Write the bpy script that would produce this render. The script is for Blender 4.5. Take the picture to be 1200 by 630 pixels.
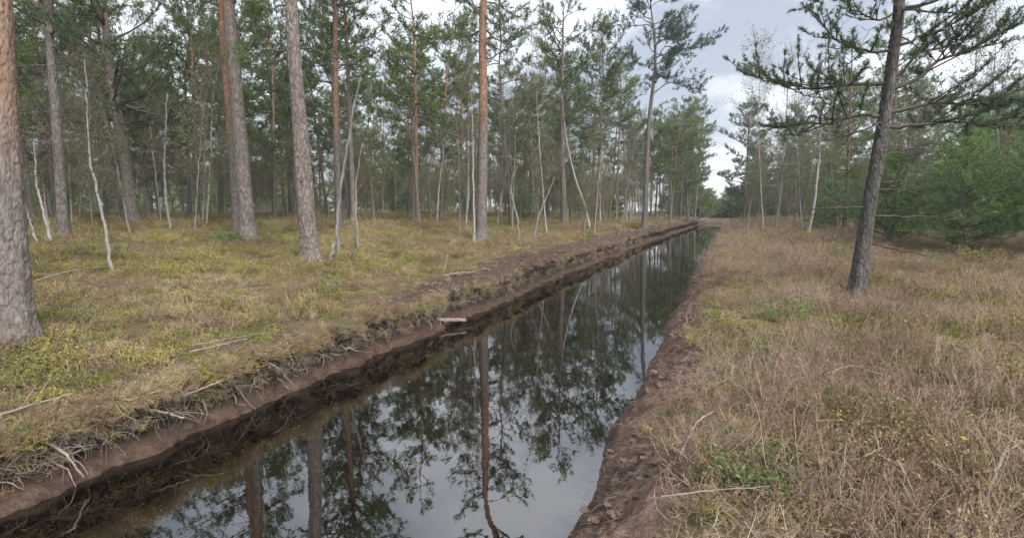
import bpy, math, random
import numpy as np

# ------------------------------------------------------------------ camera, sky, sun, exposure
scene = bpy.context.scene
for o in list(bpy.data.objects):
    bpy.data.objects.remove(o)
COL = scene.collection

CAM_H = 1.6
cam_data = bpy.data.cameras.new('camera')
cam_data.sensor_width = 36.0
cam_data.lens = 18.6
cam_data.clip_start = 0.05
cam_data.clip_end = 2000
cam = bpy.data.objects.new('camera', cam_data)
COL.objects.link(cam)
cam.location = (0, 0, CAM_H)
cam.rotation_euler = (math.radians(90 - 6.44), 0, math.radians(21.2))
scene.camera = cam

SUN_EL, SUN_AZ = 46.0, 128.0          # azimuth clockwise from +Y (the line of the ditch)
world = bpy.data.worlds.new('World')
scene.world = world
world.use_nodes = True
wt = world.node_tree
wt.nodes.clear()
w_out = wt.nodes.new('ShaderNodeOutputWorld')
w_bg = wt.nodes.new('ShaderNodeBackground')
w_bg.inputs['Strength'].default_value = 0.064
w_sky = wt.nodes.new('ShaderNodeTexSky')
w_sky.sky_type = 'NISHITA'
w_sky.sun_disc = False
w_sky.sun_elevation = math.radians(SUN_EL)
w_sky.sun_rotation = math.radians(SUN_AZ)
w_sky.air_density = 1.2
w_sky.dust_density = 2.0
# cloud layer: noise on a plane above the observer, the same all round the sky
w_tc = wt.nodes.new('ShaderNodeTexCoord')
w_sep = wt.nodes.new('ShaderNodeSeparateXYZ')
wt.links.new(w_tc.outputs['Generated'], w_sep.inputs[0])
w_add = wt.nodes.new('ShaderNodeMath'); w_add.operation = 'ADD'; w_add.inputs[1].default_value = 0.22
wt.links.new(w_sep.outputs['Z'], w_add.inputs[0])
w_max = wt.nodes.new('ShaderNodeMath'); w_max.operation = 'MAXIMUM'; w_max.inputs[1].default_value = 0.064
wt.links.new(w_add.outputs[0], w_max.inputs[0])
w_dx = wt.nodes.new('ShaderNodeMath'); w_dx.operation = 'DIVIDE'
w_dy = wt.nodes.new('ShaderNodeMath'); w_dy.operation = 'DIVIDE'
wt.links.new(w_sep.outputs['X'], w_dx.inputs[0]); wt.links.new(w_max.outputs[0], w_dx.inputs[1])
wt.links.new(w_sep.outputs['Y'], w_dy.inputs[0]); wt.links.new(w_max.outputs[0], w_dy.inputs[1])
w_cmb = wt.nodes.new('ShaderNodeCombineXYZ')
wt.links.new(w_dx.outputs[0], w_cmb.inputs[0]); wt.links.new(w_dy.outputs[0], w_cmb.inputs[1])
w_cmb.inputs[2].default_value = 3.7
w_n1 = wt.nodes.new('ShaderNodeTexNoise')
w_n1.inputs['Scale'].default_value = 1.2
w_n1.inputs['Detail'].default_value = 7
w_n1.inputs['Roughness'].default_value = 0.56
w_n1.inputs['Distortion'].default_value = 0.3
wt.links.new(w_cmb.outputs[0], w_n1.inputs['Vector'])
w_ramp = wt.nodes.new('ShaderNodeValToRGB')          # brightness of the cloud sheet
w_ramp.color_ramp.elements[0].position = 0.40
w_ramp.color_ramp.elements[0].color = (2.3, 2.55, 2.95, 1)
w_ramp.color_ramp.elements[1].position = 0.60
w_ramp.color_ramp.elements[1].color = (5.6, 5.75, 6.1, 1)
wt.links.new(w_n1.outputs['Fac'], w_ramp.inputs[0])
w_mix = wt.nodes.new('ShaderNodeMixRGB')
w_mix.inputs[0].default_value = 0.88                  # nearly closed cloud cover
wt.links.new(w_sky.outputs[0], w_mix.inputs[1])
wt.links.new(w_ramp.outputs[0], w_mix.inputs[2])
wt.links.new(w_mix.outputs[0], w_bg.inputs['Color'])
wt.links.new(w_bg.outputs[0], w_out.inputs['Surface'])

sun_data = bpy.data.lights.new('sun', 'SUN')
sun_data.energy = 1.5
sun_data.angle = math.radians(25)
sun_data.color = (1.0, 0.96, 0.9)
sun = bpy.data.objects.new('sun', sun_data)
COL.objects.link(sun)
_a, _e = math.radians(SUN_AZ), math.radians(SUN_EL)
from mathutils import Vector
sun.rotation_euler = Vector((math.sin(_a) * math.cos(_e), math.cos(_a) * math.cos(_e), math.sin(_e))).to_track_quat('Z', 'Y').to_euler()
sun.location = (20, 10, 30)

scene.view_settings.view_transform = 'Standard'
scene.view_settings.look = 'None'
scene.view_settings.gamma = 1.0
scene.view_settings.use_curve_mapping = False
scene.view_settings.exposure = 1.95
scene.render.engine = 'CYCLES'
cy = scene.cycles
cy.max_bounces = 4
cy.diffuse_bounces = 2
cy.glossy_bounces = 2
cy.transmission_bounces = 2
cy.volume_bounces = 0
cy.transparent_max_bounces = 4
cy.use_denoising = True
cy.use_fast_gi = False
cy.use_adaptive_sampling = True
cy.adaptive_threshold = 0.1

# ------------------------------------------------------------------ measured positions (metres, camera foot at 0,0)
PINES={
 'P1':([(-6.67,3.07,0.19),(-6.57,3.10,2.55),(-6.52,3.12,4.03)],0.200),
 'P2':([(-16.34,8.89,0.76),(-16.25,8.92,3.93),(-16.16,8.95,6.90)],0.149),
 'P3':([(-13.55,12.34,0.65),(-13.63,12.31,4.29),(-13.75,12.26,7.73)],0.251),
 'P3b':([(-16.77,14.82,0.77),(-16.83,14.80,4.56),(-16.92,14.76,9.03)],0.192),
 'P4':([(-8.63,9.54,0.36),(-8.72,9.50,3.39),(-8.80,9.47,6.09)],0.205),
 'P5':([(-13.84,16.95,0.67),(-13.82,16.96,4.70),(-13.69,17.01,9.38)],0.168),
 'P6':([(-15.20,24.97,0.73),(-15.17,24.98,4.54),(-15.18,24.98,10.66)],0.139),
 'P7':([(-8.47,18.57,0.36),(-8.38,18.60,4.94),(-8.33,18.62,9.21)],0.247),
 'P8':([(-9.77,34.97,0.79),(-9.94,34.91,6.98),(-9.95,34.90,14.05)],0.232),
 'P9':([(-5.06,40.10,0.09),(-4.96,40.13,7.43),(-4.64,40.26,12.20),(-5.09,40.09,16.25)],0.252),
 'P10':([(-24.02,15.80,0.93),(-24.22,15.73,4.36),(-24.47,15.63,7.22),(-24.55,15.60,9.67)],0.282),
 'P11':([(-26.34,20.73,0.96),(-26.20,20.78,5.89),(-26.12,20.82,8.53)],0.162),
 'P11b':([(-28.08,21.57,0.97),(-27.89,21.65,6.10),(-27.80,21.68,8.87)],0.146),
 'P12':([(-27.44,28.01,0.97),(-27.49,28.00,6.96),(-27.73,27.90,11.88)],0.116),
 'P13':([(-19.22,38.35,0.85),(-19.14,38.38,7.95),(-19.27,38.33,13.78)],0.171),
 'R1':([(2.18,10.16,0.08),(2.22,10.18,0.69),(2.29,10.21,1.67),(2.40,10.25,2.89),(2.47,10.28,3.95),(2.50,10.29,4.85)],0.156),
 'RP2':([(7.15,37.23,0.93),(7.11,37.22,4.39),(6.91,37.14,10.28)],0.129),
 'RP3':([(2.83,67.91,0.71),(2.87,67.93,7.97),(2.80,67.90,13.44)],0.200),
}
BIRCHES={
 'B1':([(-10.24,6.29,0.47),(-10.35,6.25,1.68),(-10.46,6.21,2.50),(-10.44,6.22,3.32),(-10.41,6.23,4.19)],0.039),
 'B2':([(-16.02,8.42,0.75),(-16.15,8.37,1.60),(-16.23,8.34,2.25),(-16.19,8.35,3.31)],0.055),
 'B2b':([(-15.72,7.97,0.74),(-15.83,7.93,1.24),(-15.92,7.89,1.75)],0.042),
 'B2c':([(-17.73,9.35,0.80),(-17.83,9.32,1.53),(-17.82,9.32,2.32)],0.037),
 'B3':([(-18.64,13.56,0.82),(-18.74,13.52,1.91),(-18.68,13.54,3.28),(-18.43,13.64,5.67)],0.078),
 'B4':([(-8.99,10.92,0.39),(-8.98,10.92,1.17),(-8.89,10.95,2.03),(-8.65,11.05,3.29),(-8.29,11.19,5.03)],0.065),
 'B5':([(-9.58,12.52,0.43),(-9.62,12.51,1.48),(-9.59,12.52,2.32),(-9.40,12.59,3.38)],0.049),
 'B6':([(-22.92,32.94,0.92),(-22.93,32.93,2.84),(-22.57,33.07,5.29)],0.094),
 'B7':([(-15.06,26.89,0.72),(-14.94,26.93,2.57),(-14.69,27.03,4.48),(-14.58,27.07,5.67)],0.098),
 'B8':([(-8.49,18.00,0.36),(-8.51,17.99,2.39),(-8.52,17.99,4.55),(-8.57,17.97,5.77)],0.064),
 'B9':([(-11.25,22.81,0.55),(-11.09,22.88,2.20),(-11.07,22.88,4.78)],0.061),
 'B10':([(-7.57,20.18,0.29),(-7.57,20.18,1.12),(-7.83,20.08,2.28),(-7.76,20.11,2.96),(-7.60,20.17,3.27)],0.070),
 'B11':([(-7.43,21.71,0.28),(-7.19,21.80,1.42),(-6.82,21.94,2.33),(-6.59,22.03,3.01)],0.074),
 'B12':([(-7.78,34.04,0.33),(-8.11,33.91,1.87),(-8.70,33.68,3.51),(-9.29,33.45,6.21),(-9.57,33.34,8.85)],0.139),
 'B13':([(-12.15,36.23,0.99),(-12.39,36.14,3.41),(-12.63,36.05,7.28),(-13.08,35.87,10.77)],0.184),
 'B14':([(-8.59,41.15,0.41),(-8.66,41.12,4.55),(-8.85,41.05,8.41)],0.133),
 'B15':([(-7.50,49.59,0.35),(-7.72,49.51,3.15),(-8.32,49.28,7.37)],0.118),
 'B16':([(-7.27,45.65,0.73),(-7.50,45.56,4.81),(-7.64,45.50,8.32)],0.181),
 'RB1':([(3.93,28.34,0.12),(4.17,28.44,1.80),(4.24,28.46,3.77),(4.25,28.46,6.09),(4.29,28.48,8.36)],0.101),
 'RB2':([(3.50,38.63,0.10),(3.73,38.72,2.70),(3.76,38.72,5.16),(3.81,38.75,7.83)],0.112),
 'RB3':([(1.44,30.26,0.05),(1.47,30.27,1.16),(1.55,30.30,2.04)],0.056),
}
R1_LIMBS={
 'l1':[(2.37,10.24,3.59),(1.92,10.06,3.59),(1.35,9.84,3.56),(0.90,9.67,3.66),(0.55,9.53,3.78),(0.29,9.43,3.84)],
 'l2':[(2.41,10.25,4.08),(2.01,10.10,4.12),(1.69,9.97,4.21),(1.43,9.87,4.36),(1.28,9.82,4.66)],
 'l3':[(2.44,10.27,4.69),(2.13,10.14,4.57),(1.84,10.03,4.69),(1.65,9.96,4.85)],
 'l4':[(2.37,10.24,3.08),(2.08,10.12,3.08),(1.77,10.00,3.00),(1.33,9.83,2.89),(1.07,9.74,2.83),(0.75,9.61,2.89)],
 'r1':[(2.51,10.29,4.14),(2.80,10.41,4.36),(3.11,10.53,4.43),(3.41,10.64,4.59),(3.70,10.75,4.85)],
 'r2':[(2.52,10.30,3.49),(2.92,10.45,3.71),(3.27,10.59,4.01),(3.76,10.78,4.21),(4.34,11.00,4.59)],
 'r3':[(2.51,10.29,3.66),(2.84,10.42,3.88),(3.15,10.54,3.97),(3.63,10.73,4.18)],
 'r4':[(2.48,10.28,3.12),(2.96,10.46,3.25),(3.47,10.66,3.24),(4.49,11.06,3.19)],
 'r5':[(2.49,10.28,2.92),(3.23,10.57,3.05),(4.50,11.06,3.09)],
 'd1':[(2.45,10.27,2.48),(2.66,10.35,2.50),(2.98,10.47,2.62)],
 'd2':[(2.34,10.23,1.90),(2.74,10.38,1.92),(3.04,10.50,1.83)],
 'd3':[(2.35,10.23,1.48),(3.10,10.52,1.49),(3.49,10.67,1.43),(3.77,10.78,1.53)],
 'd4':[(2.28,10.20,1.06),(2.88,10.44,0.92),(3.28,10.59,0.86),(3.80,10.79,0.87)],
 'd5':[(2.29,10.21,1.64),(1.85,10.04,1.63),(1.14,9.76,1.59)],
}
P7_LIMBS={
 'a':[(-8.57,18.53,4.16),(-9.32,18.24,4.32),(-9.91,18.01,4.57),(-10.51,17.78,4.94),(-11.39,17.43,5.32)],
 'b':[(-8.28,18.64,7.71),(-8.01,18.75,8.02),(-7.66,18.88,8.08),(-7.37,19.00,7.83)],
 'c':[(-8.49,18.56,7.71),(-8.78,18.45,7.89),(-9.28,18.26,7.96),(-9.72,18.08,7.77)],
 'd':[(-8.26,18.65,6.55),(-7.90,18.79,6.34),(-7.81,18.82,6.03),(-8.11,18.71,5.78)],
 'e':[(-8.25,18.65,7.11),(-7.72,18.86,7.35),(-7.37,19.00,7.77),(-6.93,19.17,8.02)],
 'g':[(-8.21,18.67,9.16),(-7.66,18.88,8.98),(-7.22,19.05,8.62),(-6.72,19.25,8.56)],
 'h':[(-8.48,18.57,8.92),(-8.82,18.43,9.36)],
}
P4_LIMBS={
 'a':[(-8.93,9.42,5.06),(-9.35,9.26,5.06),(-9.63,9.15,4.95),(-9.83,9.07,4.81)],
 'b':[(-8.65,9.53,5.10),(-8.25,9.69,5.08),(-7.82,9.85,4.92),(-7.52,9.97,4.67)],
 'c':[(-8.91,9.43,5.95),(-9.43,9.23,5.84),(-9.90,9.05,5.74)],
 'd':[(-8.64,9.54,4.58),(-8.51,9.58,4.21),(-8.56,9.57,3.85)],
}
P9_LIMBS={
 'a':[(-4.52,40.31,12.20),(-3.98,40.52,13.07),(-2.84,40.96,12.90),(-0.88,41.72,13.37)],
 'b':[(-4.80,40.20,9.83),(-3.62,40.66,10.54),(-2.47,41.10,10.31),(-1.32,41.55,10.07)],
 'c':[(-4.71,40.23,10.72),(-4.04,40.49,11.31),(-3.68,40.63,12.49)],
 'd':[(-4.65,40.25,12.78),(-4.29,40.40,13.95),(-2.90,40.94,14.53)],
 'e':[(-4.74,40.22,11.90),(-5.94,39.75,12.20),(-6.53,39.53,13.07)],
}
STICKS={
 's1':([(-4.86,2.12,0.03),(-4.86,2.36,0.03)],0.020),
 's2':([(-9.75,4.86,0.49),(-9.99,5.50,0.51),(-10.16,6.23,0.52)],0.012),
 's3':([(-5.11,3.88,0.08),(-5.07,4.20,0.08),(-5.04,4.42,0.07)],0.018),
 's5':([(-5.35,9.80,0.14),(-5.24,10.38,0.13),(-5.07,10.91,0.11)],0.018),
 's6':([(-5.78,10.64,0.21),(-5.94,11.32,0.22),(-6.66,13.54,0.30)],0.012),
 's7':([(-6.93,26.65,0.30),(-6.91,28.62,0.31),(-6.93,30.80,0.31)],0.050),
 's8':([(-0.14,3.43,0.00),(-0.07,3.80,0.00),(0.01,4.09,0.00)],0.018),
 's9':([(-0.20,2.78,0.04),(0.02,2.87,0.04),(0.22,2.81,0.16)],0.010),
 's10':([(0.00,4.63,0.15),(0.19,4.19,0.15),(0.24,3.45,0.27),(0.24,2.99,0.27)],0.007),
 's11':([(0.96,5.02,0.29),(1.17,5.27,0.30),(1.28,5.21,0.30),(1.40,5.20,0.31)],0.012),
 's12':([(1.26,3.08,0.25),(1.38,3.28,0.26),(1.54,3.56,0.26)],0.014),
 's14':([(-6.14,7.79,0.19),(-5.80,7.63,0.16),(-5.52,7.54,0.13)],0.010),
}

# ------------------------------------------------------------------ helpers
def hash3(ix, iy, iz, seed=0):
    h = (ix.astype(np.int64) * 374761393 + iy.astype(np.int64) * 668265263 + iz.astype(np.int64) * 2147483647 + seed * 1274126177) & 0xFFFFFFFF
    h = ((h ^ (h >> 13)) * 1274126177) & 0xFFFFFFFF
    h = h ^ (h >> 16)
    return (h & 0xFFFFFF) / float(0xFFFFFF)

def vnoise(p, seed=0):
    """value noise -1..1 on (N,3)"""
    p = np.asarray(p, float)
    i = np.floor(p).astype(np.int64); f = p - i
    f = f * f * (3 - 2 * f)
    r = 0
    for dx in (0, 1):
        for dy in (0, 1):
            for dz in (0, 1):
                w = (f[:, 0] if dx else 1 - f[:, 0]) * (f[:, 1] if dy else 1 - f[:, 1]) * (f[:, 2] if dz else 1 - f[:, 2])
                r = r + w * hash3(i[:, 0] + dx, i[:, 1] + dy, i[:, 2] + dz, seed)
    return r * 2 - 1

def fbm(p, octv=3, seed=0):
    p = np.asarray(p, float); r = 0; a = 1
    for k in range(octv):
        r = r + a * vnoise(p * (2 ** k) + 17.3 * k, seed + k); a *= 0.5
    return r

def cell2(u, v, nu, seed=0):
    """F2-F1 of a jittered grid, periodic in u with period nu"""
    iu, iv = np.floor(u).astype(np.int64), np.floor(v).astype(np.int64)
    f1 = np.full(u.shape, 9.0); f2 = np.full(u.shape, 9.0); hid = np.zeros(u.shape)
    for du in (-1, 0, 1):
        for dv in (-1, 0, 1):
            cu, cv = iu + du, iv + dv
            m = np.mod(cu, nu)
            z = np.zeros_like(m)
            d = np.hypot(cu + hash3(m, cv, z, seed) - u, cv + hash3(m, cv, z + 1, seed) - v)
            nh = hash3(m, cv, z + 2, seed)
            c = d < f1
            f2 = np.where(c, f1, np.minimum(f2, d)); hid = np.where(c, nh, hid); f1 = np.where(c, d, f1)
    return f2 - f1, hid

class MB:
    """collects verts and faces; build() links them as one mesh object"""
    def __init__(s):
        s.v = []; s.f = []; s.n = 0; s.a = []
    def add(s, v, f, m=0, a=None):
        v = np.asarray(v, float).reshape(-1, 3); f = np.asarray(f, np.int64)
        if len(v) == 0 or len(f) == 0: return
        s.v.append(v); s.f.append((f + s.n, m)); s.n += len(v)
        s.a.append(np.zeros(len(v)) if a is None else np.asarray(a, float))
    def mesh(s, name, mats, smooth=True, attr=None):
        me = bpy.data.meshes.new(name)
        v = np.concatenate(s.v); me.vertices.add(len(v)); me.vertices.foreach_set('co', v.astype(np.float32).ravel())
        lv = np.concatenate([f.ravel() for f, m in s.f])
        lt = np.concatenate([np.full(len(f), f.shape[1]) for f, m in s.f])
        mi = np.concatenate([np.full(len(f), m) for f, m in s.f])
        ls = np.concatenate(([0], np.cumsum(lt)[:-1]))
        me.loops.add(len(lv)); me.loops.foreach_set('vertex_index', lv.astype(np.int32))
        me.polygons.add(len(lt)); me.polygons.foreach_set('loop_start', ls.astype(np.int32))
        me.polygons.foreach_set('loop_total', lt.astype(np.int32))
        me.polygons.foreach_set('material_index', mi.astype(np.int32))
        me.polygons.foreach_set('use_smooth', np.full(len(lt), smooth, dtype=bool))
        if attr:
            at = me.attributes.new(attr, 'FLOAT', 'POINT'); at.data.foreach_set('value', np.concatenate(s.a).astype(np.float32))
        for m in (mats if isinstance(mats, (list, tuple)) else [mats]): me.materials.append(m)
        me.update(calc_edges=True)
        return me
    def build(s, name, mats, parent=None, smooth=True, attr=None):
        return link(name, s.mesh(name, mats, smooth, attr), parent)

def link(name, data, parent=None):
    o = bpy.data.objects.new(name, data); COL.objects.link(o)
    if parent is not None: o.parent = parent
    return o

def tag(o, label=None, cat=None, group=None, kind=None):
    if label: o['label'] = label
    if cat: o['category'] = cat
    if group: o['group'] = group
    if kind: o['kind'] = kind
    return o

def thing(name, label, cat, loc, group=None, rz=0):
    o = link(name, None); o.empty_display_size = 0.3
    o.location = loc; o.rotation_euler = (0, 0, rz)
    return tag(o, label, cat, group)

def copy_tree(src, loc, rz, scl, label, group, tilt=(0, 0)):
    r = src.copy(); COL.objects.link(r)
    r.location = loc; r.rotation_euler = (tilt[0], tilt[1], rz); r.scale = scl
    r['label'] = label; r['group'] = group
    for ch in list(src.children):
        c = ch.copy(); COL.objects.link(c); c.parent = r
        for g in list(ch.children):
            d = g.copy(); COL.objects.link(d); d.parent = c
    return r

def nrm(a):
    return a / np.maximum(np.linalg.norm(a, axis=-1, keepdims=True), 1e-9)

def smooth_path(P, n):
    """Catmull-Rom through P, n points evenly spread"""
    P = np.asarray(P, float)
    if len(P) == 2:
        t = np.linspace(0, 1, n)[:, None]; return P[0] * (1 - t) + P[1] * t
    Q = np.vstack([2 * P[0] - P[1], P, 2 * P[-1] - P[-2]])
    out = []
    for i in range(1, len(Q) - 2):
        t = np.linspace(0, 1, 12, endpoint=False)[:, None]
        a, b, c, d = Q[i - 1], Q[i], Q[i + 1], Q[i + 2]
        out.append(0.5 * (2 * b + (c - a) * t + (2 * a - 5 * b + 4 * c - d) * t ** 2 + (3 * b - a - 3 * c + d) * t ** 3))
    out = np.vstack(out + [P[-1:]])
    s = np.concatenate(([0], np.cumsum(np.linalg.norm(np.diff(out, axis=0), axis=1))))
    q = np.linspace(0, s[-1], n)
    return np.stack([np.interp(q, s, out[:, k]) for k in range(3)], 1)

def tube(mb, P, R, k=6, m=0, a=None, cap=False):
    P = np.asarray(P, float); n = len(P); R = np.broadcast_to(np.asarray(R, float), (n,))
    T = nrm(np.gradient(P, axis=0))
    ref = np.array([1., 0, 0]) if abs(T[0][0]) < 0.8 else np.array([0, 1., 0])
    N = np.zeros((n, 3)); cur = nrm(np.cross(np.cross(T[0], ref), T[0]))
    for i in range(n):
        cur = cur - T[i] * np.dot(cur, T[i]); cur = cur / max(np.linalg.norm(cur), 1e-9); N[i] = cur
    B = np.cross(T, N)
    th = np.arange(k) * 2 * math.pi / k
    ring = P[:, None] + R[:, None, None] * (np.cos(th)[None, :, None] * N[:, None] + np.sin(th)[None, :, None] * B[:, None])
    i, j = np.meshgrid(np.arange(n - 1), np.arange(k), indexing='ij')
    j2 = (j + 1) % k
    F = np.stack([i * k + j, i * k + j2, (i + 1) * k + j2, (i + 1) * k + j], -1).reshape(-1, 4)
    av = None if a is None else np.repeat(np.broadcast_to(np.asarray(a, float), (n,)), k)
    mb.add(ring.reshape(-1, 3), F, m, av)
    if cap:
        for e, s in ((0, -1), (n - 1, 1)):
            v = np.vstack([ring[e], P[e:e + 1] + T[e] * s * R[e] * 0.2])
            idx = np.arange(k)
            f = np.stack([idx, (idx + 1) % k, np.full(k, k)], 1)
            mb.add(v, f if s > 0 else f[:, ::-1], m, None if a is None else np.full(k + 1, np.atleast_1d(a)[0 if s < 0 else -1]))

def segs(mb, P0, P1, r0, r1, m=0, k=3, rng=None):
    """many straight tapered sticks at once"""
    P0 = np.asarray(P0, float).reshape(-1, 3); P1 = np.asarray(P1, float).reshape(-1, 3); n = len(P0)
    if n == 0: return
    r0 = np.broadcast_to(r0, (n,)); r1 = np.broadcast_to(r1, (n,))
    T = nrm(P1 - P0)
    ref = np.where(np.abs(T[:, 2:3]) < 0.8, np.array([[0, 0, 1.]]), np.array([[1., 0, 0]]))
    N = nrm(np.cross(T, ref)); B = np.cross(T, N)
    th = np.arange(k) * 2 * math.pi / k
    d = np.cos(th)[None, :, None] * N[:, None] + np.sin(th)[None, :, None] * B[:, None]
    V = np.stack([P0[:, None] + r0[:, None, None] * d, P1[:, None] + r1[:, None, None] * d], 1)   # n,2,k,3
    b = (np.arange(n) * 2 * k)[:, None]
    j = np.arange(k)[None]; j2 = (j + 1) % k
    F = np.stack([b + j, b + j2, b + k + j2, b + k + j], -1).reshape(-1, 4)
    mb.add(V.reshape(-1, 3), F, m)

def tufts(mb, rng, P, D, size, count, width, m=1, spread=1.1, along=0.7):
    """needle tufts: count thin blades round each point P, leaning along D"""
    P = np.asarray(P, float).reshape(-1, 3); D = nrm(np.asarray(D, float).reshape(-1, 3)); n = len(P)
    if n == 0: return
    P = np.repeat(P, count, 0); D = np.repeat(D, count, 0); N = len(P)
    sz = np.repeat(size * rng.uniform(0.7, 1.25, n), count)
    base = P + D * (rng.uniform(-1, 0.6, N) * along * sz)[:, None]
    dr = nrm(D * 0.55 + rng.normal(0, spread, (N, 3)) + np.array([0, 0, 0.18]))
    L = sz * rng.uniform(0.6, 1.1, N)
    side = nrm(np.cross(dr, rng.normal(0, 1, (N, 3)))) * (width * rng.uniform(0.6, 1.3, N))[:, None] * 0.5
    V = np.stack([base - side, base + side, base + dr * L[:, None]], 1).reshape(-1, 3)
    mb.add(V, np.arange(3 * N).reshape(-1, 3), m)

def leaves(mb, rng, P, size, m=0, flat=0.5, asp=0.55):
    """small diamond leaves"""
    P = np.asarray(P, float).reshape(-1, 3); n = len(P)
    up = nrm(rng.normal(0, flat, (n, 3)) + np.array([0, 0, 1.0]))
    d = nrm(np.cross(up, rng.normal(0, 1, (n, 3)))); s = np.cross(up, d)
    L = size * rng.uniform(0.6, 1.3, n)[:, None]
    V = np.stack([P, P + d * L * 0.5 + s * L * asp * 0.5 + up * L * 0.06, P + d * L, P + d * L * 0.5 - s * L * asp * 0.5 + up * L * 0.06], 1).reshape(-1, 3)
    mb.add(V, np.arange(4 * n).reshape(-1, 4), m)

# ------------------------------------------------------------------ materials
def newmat(name, rough=0.85, spec=0.25):
    m = bpy.data.materials.new(name); m.use_nodes = True
    nt = m.node_tree; b = nt.nodes['Principled BSDF']
    b.inputs['Roughness'].default_value = rough
    b.inputs['Specular IOR Level'].default_value = spec
    return m, nt, b

def N(nt, typ, **kw):
    n = nt.nodes.new(typ)
    for k, v in kw.items():
        if k in n.inputs: n.inputs[k].default_value = v
        else: setattr(n, k, v)
    return n

def ramp(nt, src, stops):
    r = nt.nodes.new('ShaderNodeValToRGB'); e = r.color_ramp.elements
    while len(e) < len(stops): e.new(0.5)
    for q, (p, c) in zip(e, stops): q.position = p; q.color = (*c, 1)
    nt.links.new(src, r.inputs[0]); return r.outputs[0]

def mixc(nt, fac, a, b, mode='MIX'):
    x = nt.nodes.new('ShaderNodeMixRGB'); x.blend_type = mode
    for s, v in ((0, fac), (1, a), (2, b)):
        if hasattr(v, 'is_output'): nt.links.new(v, x.inputs[s])
        elif s == 0: x.inputs[0].default_value = v
        else: x.inputs[s].default_value = (*v, 1)
    return x.outputs[0]

def mapped(nt, scale, coord='Object'):
    tc = N(nt, 'ShaderNodeTexCoord'); mp = N(nt, 'ShaderNodeMapping')
    mp.inputs['Scale'].default_value = scale
    nt.links.new(tc.outputs[coord], mp.inputs[0]); return mp.outputs[0]

def noise(nt, vec, scale, detail=3, rough=0.55):
    n = N(nt, 'ShaderNodeTexNoise', Scale=scale, Detail=detail, Roughness=rough)
    if vec is not None: nt.links.new(vec, n.inputs['Vector'])
    return n.outputs['Fac']

def bump(nt, b, h, strength, dist):
    n = N(nt, 'ShaderNodeBump', Strength=strength, Distance=dist)
    nt.links.new(h, n.inputs['Height']); nt.links.new(n.outputs[0], b.inputs['Normal'])

def bark_pine(name, grey_lo, grey_hi, org_lo, org_hi, scale=9, crackf=0.7):
    m, nt, b = newmat(name, 0.9, 0.15)
    v = mapped(nt, (1, 1, 0.42))
    wv = N(nt, 'ShaderNodeTexVoronoi', feature='DISTANCE_TO_EDGE', Scale=scale)
    dist = mixc(nt, 0.26, v, N(nt, 'ShaderNodeTexNoise', Scale=6.0).outputs['Color'])
    nt.links.new(dist, wv.inputs['Vector'])
    n1 = noise(nt, mapped(nt, (1, 1, 0.5)), 14, 5, 0.65)
    n2 = noise(nt, mapped(nt, (1, 1, 0.4)), 1.7, 2)
    grey = ramp(nt, n1, [(0.3, grey_lo), (0.72, grey_hi)])
    org = ramp(nt, n1, [(0.3, org_lo), (0.7, org_hi)])
    at = N(nt, 'ShaderNodeAttribute', attribute_name='org')
    ma = N(nt, 'ShaderNodeMath', operation='MULTIPLY_ADD'); ma.inputs[1].default_value = 0.9; ma.inputs[2].default_value = -0.45
    nt.links.new(n2, ma.inputs[0])
    ad = N(nt, 'ShaderNodeMath', operation='ADD', use_clamp=True)
    nt.links.new(ma.outputs[0], ad.inputs[0]); nt.links.new(at.outputs['Fac'], ad.inputs[1])
    mf = N(nt, 'ShaderNodeMath', operation='MULTIPLY', use_clamp=True); nt.links.new(ad.outputs[0], mf.inputs[0]); nt.links.new(at.outputs['Fac'], mf.inputs[1])
    c = mixc(nt, mf.outputs[0], grey, org)
    crack = ramp(nt, wv.outputs['Distance'], [(0.0, (0.38, 0.36, 0.35)), (0.13, (1, 1, 1))])
    c = mixc(nt, crackf, c, crack, 'MULTIPLY')
    oi = N(nt, 'ShaderNodeObjectInfo')
    var = ramp(nt, oi.outputs['Random'], [(0, (0.72, 0.74, 0.76)), (1, (1.15, 1.1, 1.08))])
    c = mixc(nt, 1.0, c, var, 'MULTIPLY')
    nt.links.new(c, b.inputs['Base Color'])
    hsum = N(nt, 'ShaderNodeMath', operation='MULTIPLY_ADD'); hsum.inputs[1].default_value = 0.35
    hr = ramp(nt, wv.outputs['Distance'], [(0, (0, 0, 0)), (0.14, (1, 1, 1))])
    nt.links.new(n1, hsum.inputs[0])
    hk = N(nt, 'ShaderNodeMath', operation='MULTIPLY'); hk.inputs[1].default_value = min(1.0, crackf / 0.7); nt.links.new(hr, hk.inputs[0]); nt.links.new(hk.outputs[0], hsum.inputs[2])
    bump(nt, b, hsum.outputs[0], 0.6, 0.02)
    return m

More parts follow.
